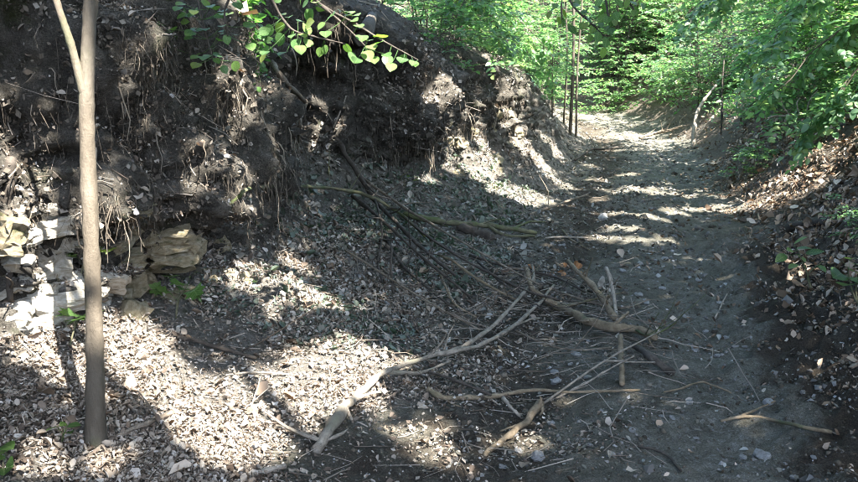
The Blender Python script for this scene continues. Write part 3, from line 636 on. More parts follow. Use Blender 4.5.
branch('stick rising steeply behind the curved log, with a pale tip', [(556, 305, .06), (533, 290, .12), (526, 268, .2)], (6, 5), M['tan'])
branch('mossy branch propped on the scree slope beneath the bank bulge', [(404, 214, .08), (430, 219, .08), (453, 223, .08), (486, 225, .08), (512, 229, .07), (536, 233, .06)], (7, 4.5), M['mossy'], forks=[([(486, 225, .08), (505, 235, .05), (534, 236, .04)], (4, 2.5)), ([(512, 229, .07), (528, 222, .1), (545, 222, .1)], (3, 1.5))], twigs=3)
branch('short dark log under the propped mossy branch', [(458, 227, .03), (474, 232, .04), (492, 238, .03)], (9, 10), M['darkwood'])
branch('arching bare branch bridging the slope below the hollow', [(218, 216, .04), (236, 199, .1), (250, 189, .16), (280, 186, .2), (312, 187, .22), (343, 190, .22), (370, 196, .2), (399, 213, .14), (425, 236, .08)], (4, 3), M['mossy'], twigs=6, tw_len=.35)
branch('long dark branch sliding down from the mossy spur to the heap', [(330, 128, .05), (349, 160, .1), (373, 198, .14), (398, 224, .16), (424, 250, .16), (455, 275, .12)], (6, 3), M['darkwood'], twigs=8, tw_len=.4)
branch('dark thin branch running down beside the arching one into the brush', [(352, 196, .1), (380, 218, .18), (410, 246, .2), (440, 272, .16), (470, 296, .1)], (4, 2.2), M['darkwood'], twigs=8, tw_len=.4)
branch('pale thin stick sloping through the brush toward the heap', [(438, 254, .12), (455, 262, .14), (474, 277, .12), (500, 292, .08), (517, 300, .05)], (3, 2), M['tan'], twigs=4, tw_len=.3)
branch('bowed pale stick lowest in the brush on the slope', [(440, 273, .08), (447, 290, .08), (456, 305, .06), (476, 317, .03)], (2.8, 1.8), M['tan'], twigs=3)
branch('fine twiggy branch crossing the brush from the mossy branch', [(410, 222, .1), (440, 245, .2), (480, 268, .2), (525, 290, .15), (560, 300, .1)], (3, 1.8), M['darkwood'], twigs=8, tw_len=.35)
branch('dark twiggy branch lying flat in the brush by the bank foot', [(385, 235, .06), (400, 262, .08), (430, 290, .08), (468, 318, .05)], (3.5, 2), M['darkwood'], twigs=7, tw_len=.3)
branch('thin twiggy branch behind the heap pointing to the leaf tuft', [(470, 255, .05), (510, 268, .08), (552, 276, .1), (585, 292, .08)], (2.8, 1.8), M['darkwood'], twigs=6, tw_len=.25)
branch('short upright twig standing on the slope among grey leaves', [(392, 248, .28), (391, 270, .16), (394, 294, .02)], (2, 2.5), M['darkwood'], twigs=2, tw_len=.12)
branch('forked thin stick lying alone across the open track', [(721, 421, .012), (744, 416, .015), (771, 420, .015), (800, 426, .012), (831, 432, .012)], (3, 4), M['tan'], forks=[([(740, 417, .015), (755, 410, .02), (775, 401, .02)], (3, 1.8))])
branch('thin kinked twig on the lane beside the heap', [(664, 392, .01), (682, 388, .015), (701, 382, .015), (718, 387, .012), (731, 393, .01)], (2.2, 1.8), M['tan'])
branch('dark curved twig at the bottom edge of the track', [(638, 446, .01), (655, 449, .01), (668, 456, .01), (681, 471, .01)], (2.5, 3), M['darkwood'])
branch('single pale straw stuck up from the open track', [(715, 318, .02), (727, 294, .04)], (1.8, 1.2), M['bleached'])
branch('dark rotten log on the brown leaf slope', [(788, 227, .03), (803, 224, .04), (828, 222, .04)], (9, 8), M['darkwood'])
branch('dark branch lying in the leaf litter between sapling and bleached branch', [(178, 337, .03), (204, 343, .04), (228, 350, .04), (256, 358, .02)], (5, 3.5), M['darkwood'], twigs=2)
branch('knobbly stick lying against the foot of the sapling', [(88, 456, .02), (110, 440, .03), (130, 430, .04), (150, 422, .04), (172, 412, .03)], (4.5, 5.5), M['dead'], forks=[([(122, 436, .03), (140, 428, .02), (150, 432, .01)], (3, 2))], twigs=2)
branch('thin straight twig in the sun above the bleached branch', [(226, 375, .02), (255, 372, .025), (288, 374, .02)], (2.2, 1.8), M['bleached'])
branch('thin pale twig near the shaded edge of the sunlit litter', [(262, 340, .02), (290, 340, .025), (316, 338, .02)], (2, 1.5), M['bleached'])
branch('thin twig standing out of the sunlit litter beside the bleached branch', [(250, 410, .02), (256, 392, .06), (261, 376, .1)], (1.6, 1.4), M['bleached'])
branch('thin fallen branch reaching onto the lane below the sunny bank', [(530, 214, .02), (548, 208, .05), (570, 200, .08), (588, 194, .08)], (3, 1.8), M['dead'], twigs=5, tw_len=.35)
branch('level thin twig on the lane behind the leaf tuft', [(545, 238, .02), (565, 237, .03), (588, 238, .02)], (1.8, 1.4), M['bleached'])
branch('twig slanting across the lane above the leaf tuft', [(562, 230, .05), (572, 240, .04), (590, 250, .02)], (1.8, 1.2), M['tan'])
branch('dark fallen bough reaching from the thin trees onto the far lane', [(575, 160, .1), (590, 150, .1), (605, 149, .08), (618, 147, .05)], (2.6, 1.8), M['darkwood'], twigs=5, tw_len=.5)
branch('grey twiggy bough fallen on the far right edge of the lane', [(640, 138, .08), (655, 133, .15), (668, 131, .2), (682, 126, .25)], (3, 1.6), M['dead'], twigs=8, tw_len=.5)
branch('thin dark stick leaning out of the dark hollow edge', [(333, 128, .02), (340, 112, .15), (346, 96, .25)], (1.8, 1.2), M['bleached'])

for lab, pts_, w_, m_, tw_ in [
    ('long thin twiggy bough lying highest across the brush', [(365, 180, .1), (400, 205, .22), (445, 232, .28), (490, 258, .26), (540, 285, .18)], (3.2, 1.6), 'dead', 12),
    ('thin grey bough along the lower edge of the brush', [(345, 250, .05), (385, 275, .1), (425, 300, .12), (480, 330, .08)], (2.6, 1.6), 'dead', 10),
    ('thin dark bough dropping from the arching branch to the scree', [(375, 200, .2), (382, 230, .14), (378, 262, .06), (385, 290, .03)], (2.4, 1.6), 'darkwood', 6),
    ('dark whip of a branch between the brush and the curved log', [(478, 262, .12), (505, 285, .14), (530, 300, .12), (556, 318, .05)], (2.6, 1.6), 'darkwood', 7),
    ('pale thin stick across the inside of the heap', [(515, 330, .04), (548, 345, .05), (580, 350, .04), (612, 347, .04)], (2, 1.4), 'dead', 4),
    ('dark thin stick level in front of the bleached fork', [(462, 368, .02), (500, 370, .03), (545, 372, .02)], (2, 1.5), 'darkwood', 3),
    ('thin grey stick along the far side of the curved log', [(560, 292, .06), (590, 302, .08), (622, 308, .06), (648, 300, .06)], (2.4, 1.6), 'dead', 5),
    ('twig fan hanging over the end of the curved log', [(636, 330, .05), (648, 335, .1), (664, 330, .14), (676, 322, .16)], (2.4, 1.4), 'mossy', 4)]:
    branch(lab, pts_, w_, M[m_], twigs=tw_, tw_len=.34)

# standing and leaning dead wood on the opposite slope
def standing(label, pix, w, m, forks=(), base_off=0.0, name='dead_pole', cat='dead wood', bend=0.0):
    b = at(pix[0][0], pix[0][1]); d = depth_of(b)
    P = np.array([b] + [atd(a, c, d + e) for a, c, e in pix[1:]]); P[0, 2] -= 0.05
    ww = np.linspace(w[0], w[1], len(P)) * 0.5 * d / FPX; _seed[0] += 1
    me, PP, RA = tube_mesh(name, P, ww, 8, m, origin=b, seed=_seed[0]); o = link(name, me, loc=b); tag(o, label, cat)
    for fp, fw in forks:
        Q = np.array([atd(a, c, d + e) for a, c, e in fp]); _seed[0] += 1
        me, _, _ = tube_mesh('side_branch', Q, np.linspace(fw[0], fw[1], len(Q)) * 0.5 * d / FPX, 5, m, origin=b, seed=_seed[0]); link('side_branch', me, o)
    return o
standing('bleached dead stem standing crooked at the far edge of the lane', [(693, 148), (694, 130, 0), (697, 113, .1), (705, 99, .2), (716, 85, .3)], (4.2, 2.6), M['bleached'])
standing('grey dead pole leaning behind the bleached stem up the slope', [(697, 137), (712, 119, .3), (728, 103, .6), (744, 88, .9), (757, 73, 1.2)], (4, 3), M['dead'])
standing('thin dark upright stem beside the leaning grey pole', [(721, 134), (722, 110, 0), (722, 88, .1), (724, 60, .1)], (2.2, 1.6), M['darkwood'])
standing('white forked dead branch jutting from the shrubs on the leafy slope', [(788, 140), (785, 122, -.2), (792, 116, -.3), (815, 113, -.4)], (1.6, 1.8), M['bleached'], forks=[([(790, 116, -.3), (783, 106, -.3), (781, 98, -.3)], (1.5, 1.0)), ([(800, 115, -.3), (797, 104, -.3), (800, 98, -.3)], (1.5, 1.0)), ([(806, 114, -.3), (810, 100, -.3), (818, 90, -.3)], (1.6, 1.0)), ([(792, 116, -.3), (775, 116, -.2), (768, 118, -.2)], (2, 1.2))])

# exposed roots on the eroded bank
branch('pale exposed root running down the lit earth spur', [(272, 62, .03), (283, 80, .03), (306, 103, .03), (326, 128, .03), (343, 150, .03)], (6, 4), M['dead'], name='exposed_root', cat='root', forks=[([(306, 103, .03), (300, 125, .03), (298, 150, .03)], (4, 2))])
branch('dark hanging root at the edge of the limestone ledge', [(12, 158, .05), (8, 190, .06), (6, 230, .06), (10, 268, .05), (10, 300, .03)], (10, 6), M['darkwood'], name='exposed_root', cat='root', twigs=3)
branch('thick leaning dead trunk over the dark hollow', [(385, -40, .05), (378, -6, .03), (370, 18, .02), (360, 42, .0)], (14, 10), M['bark'], name='leaning_trunk', cat='dead wood', sides=12)

# ------------------------------------------------------------------ places picked to be sunlit; leaves on their sun line get cut
lit = [(20, 285, 50), (55, 262, 40), (30, 230, 36), (75, 300, 36), (95, 330, 30), (15, 330, 34), (60, 350, 34), (130, 345, 30), (150, 370, 26), (105, 400, 22), (230, 400, 46), (270, 380, 40), (310, 362, 32), (350, 348, 20), (330, 400, 34), (290, 420, 38), (200, 440, 34), (250, 455, 34), (170, 405, 26), (360, 385, 24), (395, 365, 18), (40, 462, 14), (110, 470, 16), (70, 475, 12),
       (400, 440, 14), (420, 458, 16), (450, 450, 10), (440, 430, 8), (520, 440, 8), (560, 448, 9), (470, 415, 6),
       (262, 305, 12), (285, 262, 9), (310, 275, 8), (245, 285, 5), (300, 250, 6), (220, 250, 9), (205, 225, 7), (375, 235, 6),
       (135, 128, 9), (240, 70, 14), (228, 92, 9), (256, 100, 9), (305, 105, 8), (320, 150, 7), (330, 122, 7), (245, 45, 12), (262, 82, 8), (285, 78, 8), (30, 185, 12), (60, 200, 12), (190, 180, 7),
       (455, 150, 14), (470, 165, 16), (490, 160, 20), (500, 190, 20), (520, 195, 22), (545, 200, 18), (480, 130, 16), (515, 140, 22), (540, 165, 20), (440, 90, 14), (460, 100, 16), (560, 185, 14), (445, 165, 9), (500, 115, 18), (555, 150, 16),
       (600, 238, 11), (625, 228, 15), (640, 240, 13), (655, 218, 16), (680, 212, 18), (705, 210, 20), (730, 208, 22), (755, 200, 24), (780, 192, 24), (805, 185, 24), (830, 176, 24), (852, 166, 24), (875, 160, 24), (665, 240, 8), (700, 258, 7), (610, 215, 8), (600, 200, 8), (735, 180, 6), (720, 260, 4), (790, 275, 7), (560, 268, 6), (650, 190, 8), (630, 175, 9), (690, 165, 8), (718, 160, 8), (600, 140, 10), (615, 150, 10), (640, 150, 9), (625, 135, 9), (660, 155, 7), (590, 165, 8), (600, 180, 9), (675, 185, 9)]
LP = np.array([at(a, b) for a, b, c in lit]); LR_ = np.array([c * depth_of(p_) / FPX for (a, b, c), p_ in zip(lit, LP)])
A1 = norm(np.cross(SUN, [0, 0, 1.0])); A2 = np.cross(SUN, A1)
def sun_gap(P, pad):
    """False where a leaf would stand between the sun and a place picked to be sunlit"""
    a, b = P @ A1, P @ A2; z = a * 0
    wa = 0.17 * fbm(np.stack([a, b, z], 1), 2.2, 3); wb = 0.17 * fbm(np.stack([a, b, z + 9], 1), 2.2, 3); k = np.ones(len(P), bool)
    for p_, r_ in zip(LP, LR_):
        g = min(1, r_ / .28)
        k &= (np.hypot(a + g * wa - p_ @ A1, b + g * wb - p_ @ A2) > r_ + pad) | ((P - p_) @ SUN < 0.25)
    return k

# ------------------------------------------------------------------ shrubs and trees
def shrub_arrays(seed, height, spread, nstem, nspray, lsz, leaf=LEAF6, bare=0.25, droop=0.1, per=9, lean=(0, 0)):
    r_ = np.random.default_rng(seed); paths = []; rads = []; sp = []; sdir = []
    k = 7; t = np.linspace(0, 1, k)
    for i in range(nstem):
        a = r_.uniform(0, 2 * math.pi); o = spread * r_.uniform(.15, .7); hh = height * r_.uniform(.7, 1.0)
        bx, by = r_.normal(0, .12, 2)
        P = np.stack([bx + lean[0] * t ** 1.5 + math.cos(a) * o * t ** 1.4, by + lean[1] * t ** 1.5 + math.sin(a) * o * t ** 1.4, -0.15 + (hh + .15) * t], 1) + r_.normal(0, .03, (k, 3)) * t[:, None] * height * .3
        paths.append(P); rads.append(np.linspace(0.012, 0.004, k) * height * .5)
        nb = int(nspray / nstem / 4) + 1
        for j in range(nb):
            tt = bare + (1 - bare) * r_.random() ** 0.9; q = np.array([np.interp(tt, t, P[:, c]) for c in range(3)])
            b = a + r_.normal(0, 1.5); Lb = spread * r_.uniform(.35, 1.0) * (1.15 - 0.55 * tt)
            d = np.array([math.cos(b), math.sin(b), r_.uniform(-.05, .45)])
            Q = q + d * (t * Lb)[:, None] + np.array([0, 0, -droop * Lb]) * (t ** 2)[:, None] + r_.normal(0, .02, (k, 3)) * t[:, None]
            paths.append(Q); rads.append(np.linspace(0.006, 0.0022, k) * max(height * .4, .6))
            for m_ in range(4):
                u = r_.uniform(.25, 1.0); sp.append(np.array([np.interp(u, t, Q[:, c]) for c in range(3)])); ang = b + r_.normal(0, .8)
                sdir.append(np.array([math.cos(ang), math.sin(ang), r_.normal(-.05, .15)]))
    Vs, Qs = tubes(np.array(paths), np.array(rads), 4)
    sp = np.array(sp); sdir = norm(np.array(sdir)); n = len(sp)
    up = norm(np.array([0, 0, 1.0]) + r_.normal(0, .22, (n, 3))); sx = norm(np.cross(sdir, up)); up = np.cross(sx, sdir)
    P = []; F = []; NN = []; tw = []
    Ls = lsz * per * 0.36
    for m_ in range(per):
        fr = (m_ + .6) / per; sgn = 1 if m_ % 2 else -1
        base = sp + sdir * (Ls * fr) - np.array([0, 0, .12 * Ls]) * fr ** 2 + r_.normal(0, .012, (n, 3))
        last = m_ == per - 1
        P.append(base); F.append(sdir * (1.0 if last else .65) + sx * (0 if last else sgn * .8) + r_.normal(0, .18, (n, 3)))
        NN.append(norm(up + r_.normal(0, .28, (n, 3))))
    P = np.vstack(P); F = norm(np.vstack(F)); NN = np.vstack(NN)
    NN = norm(NN - (NN * F).sum(1, keepdims=True) * F)
    sz = lsz * r_.uniform(.6, 1.2, len(P))
    tws = np.stack([sp, sp + sdir * Ls * .5 - np.array([0, 0, .03 * Ls]), sp + sdir * Ls - np.array([0, 0, .12 * Ls])], 1)
    Vt, Qt = tubes(tws, np.full((n, 3), 0.0022), 3)
    Vs2 = np.vstack([Vs, Vt]); Qs2 = np.vstack([Qs, Qt + len(Vs)])
    Vl, Tl = stamp(P, F, NN, sz, leaf)
    return Vs2, Qs2, Vl, Tl
protos = {}
def proto(key, *a, lm='leaf', **kw):
    Vs, Qs, Vl, Tl = shrub_arrays(*a, **kw)
    protos[key] = (mesh_np('stems', Vs, Qs, mat=M['bark']), mesh_np('foliage', Vl, None, Tl, smooth=True, mat=M[lm]))
proto('wide', 1, 2.6, 1.7, 7, 420, .085, bare=.08)
proto('wide_b', 2, 2.8, 1.8, 7, 440, .085, bare=.08)
proto('tall', 3, 4.2, 1.6, 6, 520, .085, bare=.08)
proto('tall_b', 4, 4.6, 1.8, 6, 540, .085, bare=.08)
proto('low', 5, 1.1, .9, 6, 170, .07, bare=.05)
proto('low_b', 6, .8, .8, 7, 150, .07, bare=.05)
proto('near', 7, 2.3, 1.6, 6, 380, .085, lm='leaf_deep', bare=.12, droop=.25)
proto('near_b', 8, 2.7, 1.8, 6, 400, .085, lm='leaf_deep', bare=.12, droop=.25)
def plant_at(kind, px, D, label, scale=1.0, name='leafy_shrub', cat='shrub', group=None, rot=None):
    x = (px - PW / 2) / FPX * D; z = ground_z(x, D); o = empty(name, (x, D, z - 0.03)); tag(o, label, cat, group)
    o.rotation_euler = (0, 0, random.uniform(0, 6.28) if rot is None else rot); s = scale * random.uniform(.92, 1.08); o.scale = (s, s, s)
    st, fo = protos[kind]; link('stems', st, o); f = link('foliage', fo, o); f['kind'] = 'stuff'
    return o
G_P = 'low green plants on the leafy slope'
G_R = 'shrubs on the slope opposite the eroded bank'; G_L = 'shrubs on top of the eroded bank'; G_F = 'shrubs massed beyond the bend of the lane'
for a in [
    ('near_b', 885, 10.2, 'broad deep green shrub at the edge of the slope above the rotten log', .95),
    ('near', 845, 11.6, 'deep green shrub above the sunlit leaf band on the slope', .85),
    ('near_b', 905, 11.5, 'tall deep green shrub high on the slope at the top corner', 1.1),
    ('wide', 800, 13.2, 'green shrub behind the white forked dead branch', 1.0),
    ('near', 800, 14.8, 'green shrub uphill of the leaning grey pole, on the near side', .95),
    ('wide_b', 855, 14.5, 'bushy green shrub higher up behind the white forked branch', 1.15),
    ('wide', 772, 18.8, 'green shrub upslope behind the leaning grey pole', 1.0),
    ('tall', 790, 18.0, 'tall green shrub at the top of the slope above the grey pole', 1.0),
    ('wide_b', 702, 20.0, 'pale green shrub where the slope meets the lane bend', 1.0),
    ('low', 745, 21.5, 'small pale green shrub above the bend', 1.2),
    ('tall', 845, 20.5, 'tall shrub crowning the slope behind the top corner shrub', 1.1)]:
    plant_at(*a, group=G_R)
for a in [
    ('low', 440, 10.4, 'small leafy shrub at the rim above the dark bulge', 1.2),
    ('wide', 452, 12.0, 'green shrub on the rim just past the dark bulge', .75),
    ('wide_b', 425, 13.5, 'green shrub set back on top above the bulge', 1.0),
    ('wide', 484, 14.0, 'layered green shrub over the sunlit earth face', .85),
    ('tall', 460, 16.0, 'tall green shrub behind the layered one on the bank', .9),
    ('wide_b', 512, 16.0, 'green shrub leaning out over the lane edge', .8),
    ('tall_b', 500, 18.5, 'tall green shrub between the bank top and the thin trees', .9),
    ('low', 497, 12.6, 'low lit plant growing on the sunlit earth face', .7),
    ('low_b', 535, 17.0, 'low leafy plant at the foot of the thin trees', 1.1),
    ('wide', 545, 19.5, 'pale green shrub around the thin trees', .85),
    ('tall', 545, 23.0, 'tall pale green shrub behind the thin trees', 1.0)]:
    plant_at(*a, group=G_L)
for a in [
    ('low', 600, 24.6, 'low pale shrub at the end of the visible lane', 1.2), ('low_b', 640, 24.0, 'low pale plant at the outer side of the bend', 1.4),
    ('low', 668, 22.2, 'low pale plant next to the grey twiggy bough', 1.2)]:
    plant_at(*a, group=G_F)
for px, D, k in [(585, 30, 'tall'), (615, 28.5, 'wide_b'), (650, 26.5, 'wide'), (680, 25, 'wide_b'), (640, 30, 'tall_b'), (560, 33, 'tall_b'), (605, 34, 'tall'), (670, 29, 'tall'), (660, 33, 'tall_b'), (530, 30, 'tall'), (500, 26, 'tall_b'), (470, 24, 'tall'), (440, 20, 'tall_b'), (700, 33, 'tall'), (632, 26.8, 'tall'), (606, 28, 'tall_b'), (622, 25.4, 'tall'), (648, 25.8, 'wide_b'), (604, 26.2, 'tall_b'), (625, 31, 'tall')]:
    plant_at(k, px, D, 'pale sunlit green shrub in the mass filling the far bend', random.uniform(.9, 1.25), group=G_F)

for px, D, sc, lab in [(760, 11.2, .55, 'low green plant beside the lane under the white forked branch'), (815, 9.9, .45, 'low green plant in the middle of the leafy slope'), (868, 6.3, .4, 'low green plant between the rotten log and the frame edge'), (780, 12.5, .6, 'low green plant uphill of the white forked branch'), (745, 15.2, .6, 'low green plant at the foot of the leaning pole'), (870, 9.8, .7, 'low green plant high on the leafy slope near the frame edge'), (815, 12.2, .7, 'low green plant among the shrub stems on the slope'), (845, 10.8, .8, 'bushy low plant just uphill of the sunlit leaf band'), (795, 14.2, .9, 'bushy low plant midway up the leafy slope'), (725, 19, .9, 'bushy low plant near the top of the leaning pole')]:
    plant_at('low' if int(px) % 2 else 'low_b', px, D, lab, sc, 'low_plant', 'plant', G_P)
# undergrowth covering the far slopes
fw = (1 + 2.5 * (FS > 17)) * (FS > 13.5) * ((FU > 1.7) | (FU < -2.2)) * (FSt < 1.2)
p, nn, f = scatter(fw * (0.15 + np.clip(fbm(FC, .5, 3) * 1.5 + .5, 0, 1)) / np.clip(FD, 10, 60) ** 1.2, 60000)
n = len(p); P = p + np.array([0, 0, 1.0]) * (rng.random((n, 1)) ** 1.3 * np.clip(.25 + .08 * (FD[f] - 13), .2, 1.4)[:, None]) + rng.normal(0, .08, (n, 3))
Vl, Tl = stamp(P, rng.normal(size=(n, 3)), norm(np.array([0, -.25, 1]) + rng.normal(0, .4, (n, 3))), rng.uniform(.07, .13, n) * np.clip(FD[f] / 16, .9, 1.6), LEAF2)
tag(link('undergrowth', mesh_np('undergrowth', Vl, None, Tl, mat=M['leaf'])), 'low green undergrowth covering the slopes around the far bend', 'undergrowth', kind='stuff')

# herbs and seedlings on the slope opposite the bank
p, nn, f = scatter((FS > 8.5) * (FS < 19) * (FU > 2.0) * (FU < 6) * np.clip(fbm(FC + 23, 1.1, 3) * 3 - .1, 0, 1) / np.clip(FD, 5, 30), 600)
c_ = np.repeat(np.arange(len(p)), 11); n = len(c_)
P = p[c_] + rng.normal(0, 1, (n, 3)) * np.array([.11, .11, .0]) + np.array([0, 0, 1.]) * (.05 + .3 * rng.random((n, 1)))
Vl, Tl = stamp(P, rng.normal(size=(n, 3)) * np.array([1, 1, .3]), norm(np.array([-.1, -.25, 1]) + rng.normal(0, .3, (n, 3))), rng.uniform(.045, .1, n), LEAF6)
tag(link('slope_herbs', mesh_np('slope_herbs', Vl, None, Tl, mat=M['leaf_deep'])), 'scattered green herbs and seedlings growing through the brown leaf slope', 'undergrowth', kind='stuff')

# far wood: one leafy mass above and behind the shrubs
n = 26000
a = rng.uniform(-0.62, 0.72, n); dd_ = rng.uniform(34, 62, n); X = dd_ * np.tan(a); Y = dd_; Z = rng.uniform(0, 1, n) ** .8 * 15 + 1
P = np.stack([X, Y, Z], 1); keep = fbm(P, .22, 3) > -0.12; P = P[keep]; n = len(P)
Vl, Tl = stamp(P, rng.normal(size=(n, 3)), norm(np.array([0, -.2, 1]) + rng.normal(0, .5, (n, 3))), rng.uniform(.25, .5, n), LEAF2)
tag(link('far_woodland', mesh_np('far_woodland', Vl, None, Tl, mat=M['leaf'])), 'distant sunlit woodland foliage behind the bend', 'woodland', kind='stuff')

def tree(name, label, cat, base, pts, radii, crown_pts, leaf_size, bark='bark', leafm='leaf', limbs=5, forks=(), leaf=LEAF2, group=None, seed=0, sides=10):
    o = empty(name, base); tag(o, label, cat, group); b = np.array(base)
    me, PP, RA = tube_mesh('trunk', pts, radii, sides, M[bark], origin=b, rough=.03, seed=seed); link('trunk', me, o)
    r_ = np.random.default_rng(seed)
    for fp, fr in forks:
        me, _, _ = tube_mesh('stem', fp, fr, 8, M[bark], origin=b, rough=.03, seed=seed + 1); link('stem', me, o)
    if crown_pts is not None and len(crown_pts):
        top = np.array(pts[-1]); low = np.array(pts[-2])
        for i in range(limbs):
            c = crown_pts[r_.integers(len(crown_pts))]; s0 = low + (top - low) * r_.uniform(.1, 1)
            mid = s0 + (c - s0) * .5 + np.array([0, 0, .25])
            me, _, _ = tube_mesh('limb', [s0, mid, c], [radii[-1] * .8, radii[-1] * .5, .01], 6, M[bark], origin=b, rough=.05, seed=seed + i); link('limb', me, o)
        n = len(crown_pts)
        NN = norm(np.array([0, 0, 1]) + r_.normal(0, .35, (n, 3)))
        Vl, Tl = stamp(crown_pts, r_.normal(size=(n, 3)), NN, leaf_size * r_.uniform(.7, 1.25, n), leaf)
        f = link('crown', mesh_np('crown', Vl - b, None, Tl, smooth=True, mat=M[leafm]), o); f['kind'] = 'stuff'
    return o
def blob(center, rad, n, seed, nclump=40):
    r_ = np.random.default_rng(seed); c = norm(r_.normal(size=(nclump, 3))) * r_.uniform(.35, 1, (nclump, 1)) * np.array(rad) + np.array(center)
    i = r_.integers(nclump, size=n); return c[i] + r_.normal(0, 1, (n, 3)) * np.array([.32, .32, .14])

# thin trees at the bend
for (px, D, hgt, w, lab, lean) in [(569, 17.8, 5.5, 5.0, 'thin dark tree trunk at the inner side of the bend, thickest of the clump', .05), (575, 18.3, 5.0, 3.2, 'slender dark tree on the lane side of the thin tree clump', -.08), (562, 18.6, 5.2, 2.8, 'slender dark tree on the bank side of the thin tree clump', .12), (551, 16.5, 4.2, 2.0, 'pale whip-thin stem standing before the thin tree clump', -.1)]:
    x = (px - PW / 2) / FPX * D; z = ground_z(x, D); r0 = w * .36 * D / FPX
    pts = [np.array([x, D, z - .1]), np.array([x + lean * .3, D, z + hgt * .3]), np.array([x - lean * .4, D + .05, z + hgt * .65]), np.array([x + lean, D + .1, z + hgt])]
    tree('thin_tree', lab, 'tree', (x, D, z), pts, [r0, r0 * .85, r0 * .7, r0 * .4], blob((x, D + .3, z + hgt * .95), (1.3, 1.3, 1.3), 1100, int(px)), .1, group='thin trees at the bend', seed=int(px), leaf=LEAF6, sides=7)

# the young tree in front of the bank
base = at(95, 446); d0 = depth_of(base)
def tp(px, py, e=0): return atd(px, py, d0 + e)
tpts = [base - np.array([0, 0, .12]), tp(95.5, 425, -.0), tp(95, 360), tp(93, 290), tp(90, 215), tp(87.5, 150), tp(86.5, 95), tp(88.5, 40), tp(91, 0), tp(95, -60), tp(100, -180, .1), tp(108, -420, .2)]
tr = np.array([14.5, 9.8, 8.5, 8.1, 7.8, 7.6, 7.3, 7.0, 6.7, 6.2, 5.2, 3.4]) * d0 / FPX
fork = ([tp(85.5, 100), tp(81, 84, -.02), tp(72, 48, -.04), tp(64, 24, -.05), tp(55, -4, -.05), tp(40, -60, -.05), tp(10, -200)], np.array([5, 4.2, 3.9, 3.7, 3.4, 3, 2]) * d0 / FPX)
sapl = tree('young_tree', 'smooth grey-brown young tree trunk forking near the top, in front of the ledge', 'tree', tuple(base), tpts, tr, blob(tp(100, -560, .3), (1.0, 1.0, .7), 900, 5), .1, bark='sapling', forks=[fork], leaf=LEAF6, seed=5, sides=14)

# ------------------------------------------------------------------ leafy sprigs and seedlings, every leaf its own part
def leaf_mesh(kind, m):
    if kind == 'maple':
        out = [(0, 0), (-.16, .06), (-.5, -.02), (-.36, .2), (-.56, .42), (-.3, .44), (-.3, .66), (-.12, .62), (0, 1.0)]
    elif kind == 'oval':
        out = [(0, 0), (-.14, .08), (-.25, .26), (-.28, .45), (-.24, .64), (-.13, .84), (0, 1.0)]
    else:
        out = [(0, 0), (-.2, .03), (-.36, .16), (-.43, .36), (-.41, .55), (-.31, .74), (-.15, .88), (0, 1.0)]
    k = len(out); rowc = [(0, y, -.06 * y * y) for _, y in out]
    vs = [(x, y, .22 * abs(x) - .1 * y * y - .1 * x * x) for x, y in out] + [(-x, y, .22 * abs(x) - .1 * y * y - .1 * x * x) for x, y in out[1:-1]]
    mids = [(0, max(.03, min(.97, y)), -.1 * y * y) for _, y in out[1:-1]]
    V_ = np.array(vs + mids); nL_ = k; nS = k - 2; mid0 = k + nS
    T = []
    def Lf(i): return i
    def Rt(i): return i if i in (0, k - 1) else k + i - 1
    def Md(i): return i if i in (0, k - 1) else mid0 + i - 1
    for i in range(k - 1):
        for Sd, flip in ((Lf, 0), (Rt, 1)):
            tri = [(Md(i), Md(i + 1), Sd(i + 1)), (Md(i), Sd(i + 1), Sd(i))]
            for t_ in tri:
                if len(set(t_)) == 3: T.append(t_[::-1] if flip else t_)
    return mesh_np('leaf', V_, None, np.array(T), mat=m)
def veined():
    m = island_mat('veined_leaf', [(0, (0.06, 0.13, 0.035)), (1, (0.085, 0.16, 0.045))], 0.45, 0.45, (1.7, 1.8, 0.7), 0.4); n, l = m.node_tree.nodes, m.node_tree.links
    def ma(op, a, b=None):
        q = n.new('ShaderNodeMath'); q.operation = op
        for i_, v in enumerate((a, b)):
            if v is None: continue
            if isinstance(v, (int, float)): q.inputs[i_].default_value = v
            else: l.new(v, q.inputs[i_])
        return q.outputs[0]
    xyz = n.new('ShaderNodeSeparateXYZ'); l.new(n.new('ShaderNodeTexCoord').outputs['Object'], xyz.inputs[0]); ax = ma('ABSOLUTE', xyz.outputs[0])
    sv = ma('SINE', ma('MULTIPLY', ma('SUBTRACT', xyz.outputs[1], ma('MULTIPLY', ax, .8)), 44)); vein = ma('MAXIMUM', ma('GREATER_THAN', sv, .86), ma('LESS_THAN', ax, .016))
    oi = n.new('ShaderNodeObjectInfo'); base = ramp(n, l, oi.outputs['Random'], [(0, (.045, .105, .03)), (.5, (.075, .15, .04)), (.85, (.11, .185, .045)), (1, (.16, .19, .05))]).outputs[0]
    bl = ramp(n, l, noise_node(n, l, 6, 5, .7).outputs[0], [(.3, (.65, .65, .6)), (.6, (1.1, 1.1, 1.1)), (.74, (1.1, 1.05, .9)), (.8, (.9, .6, .35))]).outputs[0]
    mu = n.new('ShaderNodeMix'); mu.data_type = 'RGBA'; mu.blend_type = 'MULTIPLY'; mu.inputs[0].default_value = 1; l.new(base, mu.inputs[6]); l.new(bl, mu.inputs[7])
    c = mix(n, l, ma('MULTIPLY', vein, .6), mu.outputs[2], (.16, .22, .1)); pb = n['Principled BSDF']; old = pb.inputs['Base Color'].links[0].from_socket
    for lk in list(old.links): l.new(c, lk.to_socket)
    return m
M['veined'] = veined()
LM = {k: leaf_mesh(k, M['veined']) for k in ('maple', 'oval', 'round')}
